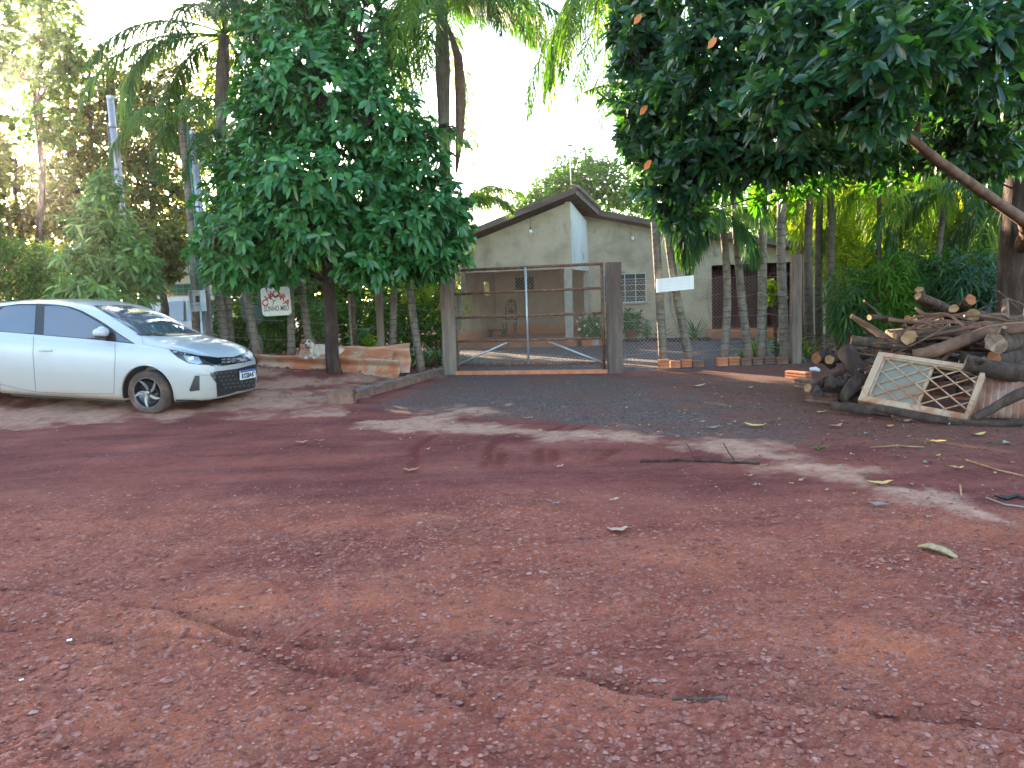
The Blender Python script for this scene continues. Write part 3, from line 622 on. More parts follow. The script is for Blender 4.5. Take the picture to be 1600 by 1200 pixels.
# scalloped tile edge along the short slope by the ridge
mb = MB()
for i in range(24):
    t = (i+.5)/24; p = np.array([rR[0]+(rK[0]-rR[0])*t+.03, -.3+(VM)*t, rR[1]+(rK[1]-rR[1])*t+ytop+.02]); mb.tube([p+[-.12, 0, .04], p+[.1, 0, -.01]], .045, 8)
obj('tile_edge', mb, M['roof'], roof)
mb = MB(); ua, za_ = hl(893, 296, .4); 
mb.tube([(ua, .4, za_-.3), (ua-.01, .4, za_+1.13)], .012, 6); mb.box((ua-.02, .4, za_+1.13), (.16, .04, .05)); mb.tube([(ua+.06, .4, za_+1.1), (ua+.06, .4, za_+.7)], .006, 4); hp('antenna', mb, M['grey_metal'])
# window with bars
mb = MB(); fw = .03; y_ = VM+.03
for u in (uW0+fw/2, uW1-fw/2): mb.box((u, y_, (zW0+zW1)/2), (fw, .05, zW1-zW0-.004))
for z in (zW0+fw/2, zW1-fw/2): mb.box(((uW0+uW1)/2, y_-.003, z), (uW1-uW0-.004, .05, fw))
for k in range(1, 5): mb.box(((uW0+uW1)/2, y_-.02, zW0+(zW1-zW0)*k/5), (uW1-uW0-.02, .014, .014))
for k in range(1, 4): mb.box((uW0+(uW1-uW0)*k/4, y_+.004, (zW0+zW1)/2), (.022, .03, zW1-zW0-.02))
wn = hp('window', mb, M['galv'])
mb = MB(); mb.box(((uW0+uW1)/2, y_+.05, (zW0+zW1)/2), (uW1-uW0, .012, zW1-zW0)); obj('pane', mb, M['glass_dark'], wn)
mb = MB(); mb.box(((uW0+uW1)/2, VM-.02, zW0-.02), (uW1-uW0+.1, .1, .04)); obj('sill', mb, M['concrete'], wn)
# garage opening with red grille
mb = MB(); w_ = uG1-uG0; uc = (uG0+uG1)/2
mb.box((uc, VM+3.0, 1.2), (w_+1, .1, 2.6)); mb.box((uc, VM+1.6, .1), (w_, 2.8, .2)); mb.box((uG0-.06, VM+1.6, 1.2), (.1, 2.8, 2.5)); mb.box((uG1+.06, VM+1.6, 1.2), (.1, 2.8, 2.5)); mb.box((uc, VM+1.6, 2.42), (w_+.2, 2.8, .1))
hp('garage_room', mb, M['post_red'], label='dark store room behind the red grille')
mb = MB(); nb = 26
for i in range(nb+1): mb.tube([(uG0+w_*i/nb, VM+.08, zG0), (uG0+w_*i/nb, VM+.08, zG1-.14)], .009, 6)
for z in (zG0+.04, zG0+.62, zG1-.30, 1.25): mb.box((uc, VM+.08, z), (w_, .03, .03))
for i in range(nb): mb.tube([(uG0+w_*(i+.5)/nb, VM+.08, zG0), (uG0+w_*(i+.5)/nb, VM+.08, zG0+.62)], .008, 5)
for u in (uG0+.02, uG0+w_*.33, uG0+w_*.66, uG1-.02): mb.box((u, VM+.085, (zG0+zG1-.14)/2), (.035, .035, zG1-.14-zG0))
hp('grille_door', mb, M['iron_red'])
mb = MB(); mb.box((uc, VM-.35, .08), (w_+.3, .9, .3), bev=.03); hp('step', mb, M['red_floor'])
# wall cables
mb = MB(); a = hl(1046, 405, VM-.02); P = [(a[0]+.02*math.sin(i), VM-.02, a[1]-i*.16+.0) for i in range(10)]+[(a[0]+.25, VM-.02, .12)]; mb.tube(P, .008, 5)
a = hl(1108, 440, VM-.02); mb.tube([(a[0]-.06*math.sin(i*.5), VM-.02, a[1]-i*.14) for i in range(9)], .006, 5); hp('cable', mb, M['grey_metal'])
# bulb hung from the eave, lamp on the wall
def hw(u, v, z): return HA+HU*u+HV*v+np.array([0, 0, z])
u0, z0 = hl(829, 361, -.2); top_ = rR[1]+sl_*(u0-rR[0])
t = thing('hanging_bulb', hw(u0, -.2, z0), 'clear light bulb hanging on a cord under the left roof slope', 'light bulb')
mb = MB(); mb.tube([hw(u0, -.2, z0+.05), hw(u0, -.2, top_+.05)], .006, 5); obj('cord', mb, M['black'], t)
mb = MB(); mb.lathe([(.0, -.07), (.03, -.06), (.045, -.03), (.04, 0), (.02, .03), (.018, .05)], 14, hw(u0, -.2, z0)); obj('glass', mb, M['bulb'], t)
mb = MB(); mb.lathe([(.02, .04), (.022, .10), (0, .10)], 12, hw(u0, -.2, z0)); obj('socket', mb, M['black'], t)
u0, z0 = hl(988, 366, VM-.06); c = hw(u0, VM-.06, z0); t = thing('wall_ornament', c, 'small brass cross shaped lamp fitting high on the house wall above the window', 'wall lamp')
M['brass'] = plain('brass', (.42, .27, .09), .45, .3)
mb = MB(); mb.box(c, (.035, .03, .34)); mb.box(c+[0, 0, .08], (.20, .026, .035)); obj('bracket', mb, M['brass'], t)
mb = MB(); mb.lathe([(0, -.05), (.04, -.04), (.045, .02), (.03, .05)], 12, c+np.array([.0, -.04, -.12])); obj('cup', mb, M['bulb'], t)
mb = MB(); mb.tube([c+[0, .03, .16], c+[-.12, .03, .3], c+[-.22, .03, .35], c+[-.25, .03, .48]], .006, 5); obj('cord', mb, M['black'], t)
# ornate chair and low bench in the porch
u0, z0 = hl(795, 524, 2.6); c = hw(u0, 2.6, .15); t = thing('carved_chair', c, 'tall carved dark wood chair with a pale seat standing in the porch', 'chair')
M['dark_wood'] = surf('dark_wood', [(.045, .02, .014), (.09, .04, .026), (.15, .08, .05)], 20, .6, .4, 50)
mb = MB()
for s in (-1, 1):
    mb.tube([c+HU*s*.17+[0, 0, 0], c+HU*s*.17+[0, 0, .45]], .02, 6); obj('leg', mb, M['dark_wood'], t); mb = MB()
    mb.tube([c+HU*s*.15+HV*.35, c+HU*s*.15+HV*.35+[0, 0, .45]], .02, 6); obj('leg', mb, M['dark_wood'], t); mb = MB()
mb = MB()
for s in (-1, 1): mb.tube([c+HU*s*.16+HV*.35+[0, 0, .45], c+HU*s*.17+HV*.38+[0, 0, .85], c+HU*s*.12+HV*.4+[0, 0, 1.12]], .022, 6)
for k in range(7): 
    q = .5+.09*k; mb.tube([c+HU*(-.15)+HV*.37+[0, 0, q], c+HV*.37+[0, 0, q+.05], c+HU*.15+HV*.37+[0, 0, q]], .014, 5)
mb.lathe([(0, -.07), (.07, -.04), (.09, 0), (.06, .05), (0, .08)], 10, c+HV*.39+[0, 0, 1.10]); mb.lathe([(0, -.09), (.09, -.03), (.1, .02), (.05, .08), (0, .1)], 10, c+HV*.37+[0, 0, .78])
obj('backrest', mb, M['dark_wood'], t)
mb = MB(); R_ = Matrix.Rotation(-HT, 3, 'Z'); mb.box(c+HV*.17+[0, 0, .47], (.42, .42, .06), R_, bev=.02); obj('seat', mb, M['mortar'] if 0 else M['concrete'], t)
c = hw(hl(777, 528, 2.6)[0], 2.6, .15); t = thing('low_bench', c, 'low dark bench beside the carved chair in the porch', 'bench')
mb = MB(); mb.box(c+[0, 0, .22], (.5, .3, .05), R_, bev=.01); obj('seat', mb, M['dark_wood'], t)
for s in (-1, 1): mb = MB(); mb.box(c+HU*s*.2+[0, 0, .1], (.05, .28, .19), R_); obj('leg', mb, M['dark_wood'], t)

# ================= gate, its posts
GA = np.array([-1.0, 14.14, 0]); GB = np.array([1.67, 13.42, 0]); gu = GB-GA; GL = float(np.linalg.norm(gu)); gu /= GL; gv = np.array([-gu[1], gu[0], 0])
def gl(px, py): return hl(px, py, 0, GA, gu, gv)
def gp(u, z, v=0): return GA+gu*u+gv*v+np.array([0, 0, z])
g = thing('farm_gate', GA, 'rusty pipe gate with wire mesh closing the driveway', 'gate')
xr = gl(942, 500)[0]; zz = [gl(940, y)[1] for y in (567, 529, 490, 451, 411)]; zz[4] = gl(900, 414)[1]
mb = MB()
for z in (zz[0], zz[4]): mb.tube([gp(0, z), gp(xr, z)], .026, 8)
for u in (0.0, xr): mb.tube([gp(u, .03), gp(u, zz[4]+.02)], .028, 8)
obj('outer_frame', mb, M['rust'], g)
for z in zz[1:4]: mb = MB(); mb.tube([gp(.02, z, -.01), gp(xr-.02, z+.01, -.01)], .022, 8); obj('rail', mb, M['rust'], g)
um = gl(824, 500)[0]; mb = MB(); mb.tube([gp(um, zz[0], -.02), gp(um, zz[4], -.02)], .020, 8); obj('upright', mb, M['galv'], g)
for p, q in (((715, 570), (793, 535)), ((858, 534), (941, 566))): mb = MB(); mb.tube([gp(*gl(*p), -.02), gp(*gl(*q), -.02)], .017, 8); obj('brace', mb, M['galv'], g)
def chain(mb, fn, W, Hh, z0, s=.062, r=.0030):
    n = int((W+Hh)/s)+1
    for i in range(1, n):
        a = i*s; p = (a, 0) if a < W else (W, a-W); q = (0, a) if a < Hh else (a-Hh, Hh)
        mb.tube([fn(p[0], z0+p[1]), fn(q[0], z0+q[1])], r, 3, caps=False); mb.tube([fn(W-p[0], z0+p[1]), fn(W-q[0], z0+q[1])], r, 3, caps=False)
mb = MB(); chain(mb, lambda u, z: gp(u, z, .03), xr, zz[4]-zz[0], zz[0]); obj('wire_mesh', mb, M['mesh_wire'], g, fixn=False)
mb = MB(); mb.box(gp(xr-.0, .98, -.02), (.05, .05, .3)); mb.tube([gp(xr, .95), gp(xr+.12, .95)], .012, 6); obj('latch', mb, M['rust'], g)
mb = MB(); c = (GA+GB)/2; mb.box(c+[0, -.03, .02], (GL+.05, .12, .09), Matrix.Rotation(math.atan2(gu[1], gu[0]), 3, 'Z'), bev=.01)
obj('gate_threshold', mb, M['brick'], label='orange clay threshold beam on the ground under the gate', cat='threshold', off=c)
def post(name, px0, px1, pyt, pyb, D, mat, label, cat='post', dz=0):
    a = at((px0+px1)/2, pyb, D); b = at((px0+px1)/2, pyt, D); w_ = (px1-px0)/CF*D; z = gz(a[0], D)
    n = 9; mb = MB(); rng = np.random.default_rng(int(px0)); vs = []; prof = [(-.5, -.4), (-.4, -.5), (.4, -.5), (.5, -.4), (.5, .4), (.4, .5), (-.4, .5), (-.5, .4)]
    x = at((px0+px1)/2, (pyt+pyb)/2, D)[0]
    P = [np.array([x, D, z-.1+(b[2]-z+.1)*i/n]) for i in range(n+1)]
    for i, p in enumerate(P):
        for (u, v) in prof: vs.append(p+np.array([u*w_, v*w_, 0])*rng.uniform(.95, 1.05)+rng.normal(0, .003, 3))
    fs = [(i*8+j, i*8+(j+1) % 8, (i+1)*8+(j+1) % 8, (i+1)*8+j) for i in range(n) for j in range(8)]+[list(range(n*8, n*8+8))]
    mb.add(vs, fs); o = obj(name, mb, mat, off=(x, D, z)); o.location = (x, D, z); tag(o, label, cat); return o
post('gate_post', 690, 712, 436, 583, 14.2, M['post_wood'], 'thick square wooden post the gate hangs from, under the leafy tree')
post('gate_post', 948, 971, 410, 583, 13.4, M['post_red'], 'reddish squared timber post at the latch side of the gate, with wires tied round it')
post('fence_post', 1236, 1251, 398, 574, 13.9, M['post_wood'], 'pale square wooden fence post where the brick edging ends by the woodpile')
post('fence_post', 588, 599, 440, 548, 14.9, M['post_wood'], 'square brown fence post standing against a palm left of the gate')
post('fence_post', 546, 550, 460, 548, 15.0, M['palm_trunk'], 'thin grey fence stake, paler of the two just right of the leafy tree trunk')
post('fence_post', 551, 556, 462, 549, 15.02, M['bark'], 'thin dark fence stake, darker of the two just right of the leafy tree trunk')

# wires
def wires(name, segs, zs, label, r=.0028, sag=.03, seed=0):
    rng = np.random.default_rng(seed)
    for k, z in enumerate(zs):
        mb = MB()
        for (a, b) in zip(segs[:-1], segs[1:]):
            n = 7; za = gz(*a)+z+rng.normal(0, .02); zb = gz(*b)+z+rng.normal(0, .02)
            mb.tube([np.array([a[0]+(b[0]-a[0])*t, a[1]+(b[1]-a[1])*t, za+(zb-za)*t-sag*math.sin(math.pi*t)]) for t in np.linspace(0, 1, n)], r, 4, caps=False)
        obj(name, mb, M['wire'], label=label[k] if isinstance(label, list) else label, cat='wire', group='wire strands of the fence', off=(segs[0][0], segs[0][1], z), fixn=False).location = (segs[0][0], segs[0][1], z)
xs_ = [at(p, 500, 15.0)[0] for p in (330, 392, 447, 476, 548, 603, 648, 692)]
wires('fence_wire', [(x, 14.95) for x in xs_], [1.62, 1.2, .8, .42], ['%s wire strand strung between the palm trunks left of the gate' % w for w in ('topmost', 'second highest', 'second lowest', 'lowest')], seed=3)
wires('fence_wire', [(at(p, 500, D)[0], D-.02) for p, D in ((960, 13.35), (1033, 14.1), (1072, 14.2), (1130, 14.25), (1190, 14.2), (1243, 13.85))], [1.62, 1.28, .92, .62, .3], ['%s wire strand strung between the palm trunks right of the gate' % w for w in ('topmost', 'second highest', 'middle', 'second lowest', 'lowest')], seed=4)
fa = np.array([1.95, 13.75, 0]); fb = np.array([4.95, 14.45, 0]); fd = (fb-fa); fL = np.linalg.norm(fd); fd /= fL
mb = MB(); chain(mb, lambda u, z: fa+fd*u+[0, .3, z], fL, 1.55, .05, s=.075, r=.003); obj('chain_link_fence', mb, M['mesh_wire'], label='faint diamond wire mesh behind the palm trunks right of the gate', cat='fence', fixn=False, off=fa).location = tuple(fa)

# bricks edging
def brick_at(px0, px1, pyt, pyb, D, mat, label, group='bricks edging the yard right of the gate'):
    a = at(px0, pyb, D); b = at(px1, pyb, D); h = max(.05, (pyb-pyt)/CF*D); c = np.array([(a[0]+b[0])/2, D+.07, 0]); w_ = b[0]-a[0]-.006
    mb = MB(); k = 3 if h > .1 else 2
    for i in range(k): mb.box(c+[0, 0, h*(i+.5)/k-.0], (w_, .14, h/k-.010), bev=.006)
    mb.box(c+[0, .004, h/2-.01], (w_-.016, .12, h+.0))
    o = obj('brick', mb, mat, label=label, cat='brick', group=group, off=c); o.location = tuple(c); return o
for i, (a, b, t_, bt, m) in enumerate(((1030, 1047, 568, 583, 'brick'), (1048, 1064, 569, 581, 'brick'), (1065, 1082, 567, 580, 'brick'), (1083, 1101, 568, 579, 'brick_old'), (1121, 1138, 567, 581, 'brick'), (1139, 1157, 567, 581, 'brick'), (1158, 1175, 568, 580, 'brick_old'), (1176, 1193, 568, 580, 'brick_old'), (1194, 1213, 568, 580, 'brick_old'), (1214, 1232, 568, 580, 'brick_old'))):
    lab = ['bright orange brick at the left end of the edging row, under the white board', 'orange brick second from the left end of the edging, with a pale top', 'orange brick third from the left end of the edging, at a palm foot', 'grey weathered brick ending the short left row of edging',
           'orange brick starting the longer right row of edging, by a thin palm', 'orange brick second in the longer right row of edging'][i] if i < 6 else 'dark weathered brick in the longer right row of edging, '+['third from its left end', 'fourth from its left end', 'next to last', 'last one by the square post'][i-6]
    brick_at(a, b, t_, bt, 13.75+.05*(i % 3), M[m], lab)
# low brick kerb beside the driveway
KA = G(530, 634); KB = G(700, 584); kd = KB-KA; kd[2] = 0; KL = np.linalg.norm(kd); kd /= KL; kn = np.array([-kd[1], kd[0], 0])
rk = Matrix.Rotation(math.atan2(kd[1], kd[0]), 3, 'Z'); kerb = thing('brick_kerb', KA, 'low rendered brick kerb running from the road to the gate beside the driveway', 'kerb'); rng = np.random.default_rng(5)
mb = MB(); mc = MB(); n = int(KL/.21)
for i in range(1, n):
    c = KA+kd*((i+.5)*KL/n)+kn*.07; zg = gz(c[0], c[1]); hgt = .13+.02*math.sin(i)
    mb.box((c[0], c[1], zg+.03), (KL/n-.012, .13, .17+rng.normal(0, .006)), rk, bev=.008); 
    mc.box((c[0]+rng.normal(0, .006), c[1], zg+.03), (KL/n+.002, .105, .172), rk)
obj('bricks', mb, M['brick_old'], kerb); obj('mortar', mc, M['mortar'], kerb)
mb = MB(); n2 = 26; vs = []
for i in range(n2+1):
    c = KA+kd*(KL*(.03+.97*i/n2)); zg = gz(c[0], c[1])+.115+rng.normal(0, .006)
    for w_, dz in ((-.01, 0), (-.008, .022), (.07, .034), (.145, .022), (.15, 0)): vs.append(c+kn*(w_+rng.normal(0, .004))+[0, 0, zg-c[2]+dz+rng.normal(0, .003)])
mb.add(vs, [(i*5+j, i*5+j+1, (i+1)*5+j+1, (i+1)*5+j) for i in range(n2) for j in range(4)]); obj('capping', mb, M['mortar'], kerb)
# hollow block at the road end of the kerb
P0 = G(529, 633); c = np.array([P0[0]+.02, P0[1]+.12, gz(P0[0], P0[1])]); t = thing('hollow_brick', c, 'weathered hollow clay brick lying at the road end of the kerb, its holes facing right', 'brick'); w_, hh, dd = .36, .20, .22
mb = MB()
for z in (.005, .1, .195): mb.box(c+[0, 0, z], (w_, dd, .014))
for y in (-dd/2+.006, -.033, .033, dd/2-.006): mb.box(c+[0, y, .1], (w_-.002, .011, .18))
mb.box(c+[-w_/2+.05, 0, .1], (.06, dd-.02, .18)); obj('shell', mb, M['brick_old'], t)

# ================= signs
def text_mesh(s, size, loc, rot=0, bold=.0):
    cu = bpy.data.curves.new('t', 'FONT'); cu.body = s; cu.size = size; cu.align_x = 'CENTER'; cu.align_y = 'CENTER'; cu.extrude = .002; cu.offset = bold
    o = bpy.data.objects.new('t', cu); COL.objects.link(o); bpy.context.view_layer.update(); dg = bpy.context.evaluated_depsgraph_get(); me = o.evaluated_get(dg).to_mesh()
    ca, sa = math.cos(rot), math.sin(rot); vs = [(loc[0]+(v.co.x*ca-v.co.y*sa), loc[1]-v.co.z, loc[2]+(v.co.x*sa+v.co.y*ca)) for v in me.vertices]; fs = [list(p.vertices) for p in me.polygons]
    o.evaluated_get(dg).to_mesh_clear(); bpy.data.objects.remove(o); return vs, fs
DS = 14.6; a = at(409, 493, DS); b = at(454, 449, DS); W = (454-409)/CF*DS; Hs = (493-449)/CF*DS; cx = at(431, 471, DS)
sg = thing('name_sign', cx, 'white rounded sign reading CHÁCARA SONHO MEU nailed to a palm trunk', 'sign')
poly = []; rr = .07
for qx, qz, a0 in ((1, 1, 0), (-1, 1, 90), (-1, -1, 180), (1, -1, 270)):
    for k in range(6): q = math.radians(a0+18*k); poly.append((qx*(W/2-rr)+rr*math.cos(q), qz*(Hs/2-rr)+rr*math.sin(q)))
ct, st_ = math.cos(.02), math.sin(.02)
mb = MB(); mb.prism(poly, lambda u, z, h: (cx[0]+u*ct-z*st_, DS+h, cx[2]+z*ct+u*st_), 0, .02); obj('board', mb, M['sign_white'], sg)
mb = MB()
for i, ch in enumerate('CHÁCARA'):
    q = (i-3)/3; u = q*.205; z = .125-.155*q*q+.012*(i % 2); v, f = text_mesh(ch, .165, (cx[0]+u, DS-.001, cx[2]+z), -q*.75 if abs(q) < .9 else -q*.55, .005); mb.add(v, f)
obj('lettering', mb, M['sign_red'], sg, label='CHÁCARA painted in an arch')
mb = MB(); v, f = text_mesh('SONHO MEU', .14, (cx[0]+.0, DS-.001, cx[2]-.135), .01, .003); v = np.array(v); v[:, 0] = cx[0]+(v[:, 0]-cx[0])*.47/(np.ptp(v[:, 0])); mb.add(v, f); obj('lettering', mb, M['sign_grey'], sg, label='SONHO MEU in dark letters')
mb = MB(); bird = [(-.10, .055), (-.075, .02), (-.06, -.005), (-.07, -.05), (-.10, -.085), (-.085, -.09), (-.05, -.05), (-.035, -.01), (-.005, .015), (.0, .035), (.03, .045), (-.005, .048), (-.03, .03), (-.045, .02), (-.07, .045), (-.12, .075)]
mb.prism(bird, lambda u, z, h: (cx[0]+u*.85, DS-.003+h, cx[2]+z*.85), 0, .002); obj('bird_emblem', mb, plain('bird_blue', (.12, .27, .36), .6), sg)
mb = MB()
for sx in (-1, 1):
    for sz in (-1, 1): mb = MB(); mb.lathe([(0, -.006), (.006, -.004), (.006, .0)], 8, (cx[0]+sx*(W/2-.04), DS, cx[2]+sz*(Hs/2-.04)), 'y'); obj('nail', mb, M['rust'], sg)
DB = 13.95; q = [at(*p, DB) for p in ((1026, 457), (1084.5, 451.5), (1084, 430), (1026, 436))]; c = sum(q)/4
t = thing('blank_board', c, 'blank white rectangular board fixed across two palm trunks right of the gate', 'sign'); mb = MB(); mb.add(list(q)+[p+np.array([0, .02, 0]) for p in q], [(0, 1, 2, 3), (7, 6, 5, 4), (0, 4, 5, 1), (1, 5, 6, 2), (2, 6, 7, 3), (3, 7, 4, 0)]); obj('board', mb, M['white_board'], t)
mb = MB(); 
for f0, f1 in (((.12, .0), (.12, 1)), ((.88, .0), (.88, 1))):
    pa = [q[0]*(1-a)*(1-b)+q[1]*a*(1-b)+q[2]*a*b+q[3]*(1-a)*b-np.array([0, .002, 0]) for a, b in (f0, f1)]; mb.tube(pa, .002, 4)
for b in (.2, .45, .7): pa = [q[0]*(1-a)*(1-b)+q[1]*a*(1-b)+q[2]*a*b+q[3]*(1-a)*b-np.array([0, .001, 0]) for a in (.14, .86)]; mb.tube(pa, .0012, 4)
obj('ruled_lines', mb, plain('faint_line', (.40, .45, .50), .6), t)

# ================= metal poles and meter box
def pole(px, pyt, pyb, D, r, label, tubes=()):
    t = at(px, pyt, D); xg = at(px+(pyb-pyt)*.0, pyb, D); z0 = gz(t[0], D)-.1; base = np.array([t[0], D, z0+.1])
    th = thing('utility_pole', base, label, 'pole'); mb = MB(); mb.tube([(t[0], D, z0), (t[0], D, t[2])], r, 14); mb.lathe([(r*1.15, -.06), (r*1.15, .0), (0, .02)], 14, (t[0], D, t[2])); obj('shaft', mb, M['galv'], th)
    for dx, rr_, dz, mt in tubes: mb = MB(); mb.tube([(t[0]+dx, D-.02, z0), (t[0]+dx, D-.02, t[2]+dz)], rr_, 8); obj('conduit', mb, M[mt], th)
    for k in range(4): mb = MB(); mb.lathe([(r*1.08, -.02), (r*1.08, .02)], 14, (t[0], D, t[2]-.6-k*.8)); obj('clamp', mb, M['grey_metal'], th)
    return th
pole(172, 150, 560, 15.5, .062, 'galvanised steel pole rising above the light green bush', ((-.085, .02, -.5, 'grey_metal'), (.08, .024, -.9, 'galv')))
pole(300, 205, 560, 14.9, .05, 'galvanised steel pole with the open meter box at its foot', ((-.075, .018, .1, 'green_metal'), (.07, .03, -.6, 'galv')))
DM = 14.6; a = at(297, 487, DM); b = at(321, 453, DM); c = (a+b)/2; t = thing('meter_box', c, 'open grey electricity meter box behind the bonnet of the white car', 'meter box'); w_, h_ = b[0]-a[0], b[2]-a[2]; wb = w_*.68
mb = MB(); x0 = a[0]; 
mb.box((x0+wb/2, DM+.15, c[2]), (wb, .012, h_)); 
for z in (a[2]+.008, b[2]-.008, a[2]+h_*.36): mb.box((x0+wb/2, DM+.07, z), (wb, .16, .016))
for x in (x0+.007, x0+wb-.007): mb.box((x, DM+.07, c[2]), (.014, .156, h_-.034))
obj('case', mb, M['galv'], t); mb = MB(); mb.box((x0+wb+w_*.17, DM-.01, c[2]), (w_*.31, .02, h_), bev=.004); obj('side_panel', mb, M['galv'], t)
mb = MB(); mb.box((x0+wb*.62, DM+.09, c[2]+.04), (.08, .08, .12), bev=.01); obj('meter', mb, M['black'], t)
mb = MB(); 
for dx in (-.02, .06, .14): mb.tube([(x0+dx+.08, DM+.05, b[2]), (x0+dx+.05, DM+.05, b[2]+.3), (x0+dx-.03, DM+.1, b[2]+.75)], .012, 6)
obj('cables', mb, M['green_metal'], t)
mb = MB(); mb.tube([(x0+wb, DM+.1, a[2]), (x0+wb, DM+.1, gz(x0, DM)-.05)], .03, 8); obj('stand', mb, M['grey_metal'], t)
# ================= white hatchback (local: x forward from the front axle, y left, z up)
def car_paint():
    m, t, b = newmat('car_paint'); v = coord(t); sp = N(t, 'ShaderNodeSeparateXYZ'); t.links.new(v, sp.inputs[0])
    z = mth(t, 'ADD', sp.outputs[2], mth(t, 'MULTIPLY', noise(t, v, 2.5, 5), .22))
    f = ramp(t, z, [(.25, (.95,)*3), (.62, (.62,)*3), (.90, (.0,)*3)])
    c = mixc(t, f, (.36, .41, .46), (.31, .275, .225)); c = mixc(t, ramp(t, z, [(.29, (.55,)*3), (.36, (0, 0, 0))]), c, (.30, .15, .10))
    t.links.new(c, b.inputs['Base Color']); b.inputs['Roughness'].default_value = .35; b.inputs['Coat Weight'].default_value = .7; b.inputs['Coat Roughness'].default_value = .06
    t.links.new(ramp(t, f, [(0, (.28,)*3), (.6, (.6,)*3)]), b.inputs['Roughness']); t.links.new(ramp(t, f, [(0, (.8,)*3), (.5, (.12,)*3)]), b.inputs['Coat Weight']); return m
M['car_paint'] = car_paint()
M['car_glass'] = plain('car_glass', (.05, .075, .11), .03, spec=1.0, coat=.6); M['gloss_black'] = plain('gloss_black', (.012, .013, .015), .15, spec=.6)
M['grille'] = plain('grille_black', (.02, .022, .025), .4); M['chrome'] = plain('chrome', (.55, .57, .60), .18, 1.0)
M['tyre'] = surf('tyre', [(.028, .022, .02), (.07, .05, .042), (.15, .085, .065)], 5, .95, .3, 50); M['seam'] = plain('seam', (.10, .10, .10), .8)
M['rim_silver'] = plain('rim_silver', (.26, .27, .29), .35, .7); M['lens'] = plain('lens', (.10, .16, .23), .08, spec=1, coat=1); M['lamp_white'] = plain('lamp_white', (.65, .70, .75), .2, coat=.6)
def car_root(pos, yaw, pitch, label, name='parked_car'):
    o = thing(name, pos, label, 'car', local=True); o.rotation_euler = (0, 0, 0)
    o.rotation_euler = (Matrix.Rotation(yaw, 3, 'Z')@Matrix.Rotation(pitch, 3, 'Y')).to_euler(); return o
TX = [-3.20, -3.15, -3.05, -2.9, -2.6, -2.2, -1.7, -1.2, -.95, -.7, -.4, -.15, .05, .25, .45, .60, .70, .77, .81]
def tab(v): return lambda x: np.interp(x, TX, v)
t_zb = tab([.42, .34, .26, .22, .18, .17, .165, .165, .165, .165, .165, .165, .165, .17, .18, .185, .19, .20, .22])
t_hw = tab([.60, .70, .78, .825, .855, .86, .86, .86, .86, .86, .86, .86, .855, .845, .81, .765, .715, .64, .52])
t_zs = tab([.80, .92, .97, .985, .98, .96, .94, .925, .915, .905, .895, .885, .875, .855, .82, .775, .73, .67, .62])
t_iw = tab([.10, .10, .10, .09, .085, .08, .075, .075, .075, .075, .07, .06, .05, .05, .05, .06, .06, .06, .06])
t_zt = tab([.86, 1.00, 1.08, 1.20, 1.33, 1.385, 1.405, 1.385, 1.325, 1.225, 1.085, .965, .925, .905, .865, .82, .77, .70, .645])
t_wt = tab([.50, .58, .60, .61, .615, .615, .61, .61, .625, .645, .675, .71, .70, .66, .62, .56, .50, .42, .30])
t_zr = tab([.90, 1.06, 1.20, 1.31, 1.42, 1.46, 1.475, 1.455, 1.41, 1.33, 1.19, 1.06, .985, .955, .91, .86, .81, .73, .66])
def crsp(P, n):
    P = np.array(P, float); k = len(P); out = []
    Pe = np.vstack([2*P[0]-P[1], P, 2*P[-1]-P[-2]])
    for i in range(k-1):
        a, b, c, d = Pe[i:i+4]
        for t in np.linspace(0, 1, n, endpoint=False): out.append(.5*((2*b)+(-a+c)*t+(2*a-5*b+4*c-d)*t*t+(-a+3*b-3*c+d)*t**3))
    out.append(P[-1]); return np.array(out)
def body_mesh():
    xs = np.concatenate([np.linspace(-3.2, -2.9, 8), np.linspace(-2.85, .2, 56), np.linspace(.25, .81, 24)]); rings = []
    k = np.ones(5)/5
    def sm(f):
        xx = xs; return sum(f(xx+dx) for dx in (-.06, -.03, 0, .03, .06))/5
    zb, hw, zs, iw, zt, wt, zr = [sm(f) for f in (t_zb, t_hw, t_zs, t_iw, t_zt, t_wt, t_zr)]
    for i, x in enumerate(xs):
        h, b, s_, w_ = hw[i], zb[i], zs[i], iw[i]; mid = (b+s_)/2
        g = sst((zt[i]-s_-.05)/.2)               # how much greenhouse there is here
        pr = [(0, b), (h*.80, b), (h*.95, b+.03), (h*.985, b+.13), (h, mid-.05), (h*.998, mid+.10), (h-.012, s_-.10), (h-w_*.55, s_-.012), (h-w_, s_+.018)]
        yb = h-w_-.012; 
        for q in (.35, .7): pr.append((yb+(wt[i]-yb)*(q**1.25), s_+.018+(zt[i]-s_-.018)*q))
        pr += [(wt[i], zt[i]), (wt[i]*.90, zt[i]+(zr[i]-zt[i])*(.50)), (wt[i]*.6, zt[i]+(zr[i]-zt[i])*.82), (wt[i]*.3, zt[i]+(zr[i]-zt[i])*.97), (0, zr[i])]
        c = crsp(pr, 4); full = np.vstack([c, (c*np.array([-1, 1]))[::-1][1:-1]]); rings.append(np.column_stack([np.full(len(full), x), full]))
    n = len(rings[0]); mb = MB(); mb.smooth = True; V = np.vstack(rings); fs = []
    for i in range(len(rings)-1):
        for j in range(n): fs.append((i*n+j, i*n+(j+1) % n, (i+1)*n+(j+1) % n, (i+1)*n+j))
    fs += [tuple(range(n)), tuple((len(rings)-1)*n+j for j in range(n))[::-1]]; mb.add(V, fs); return mb
CARPOS = (-4.69, 10.91, 0.02); cy_, cp_ = math.radians(-10), math.radians(3.6)
car = car_root(CARPOS, cy_, cp_, 'white hatchback parked on the verge, lower doors dusty with red soil')
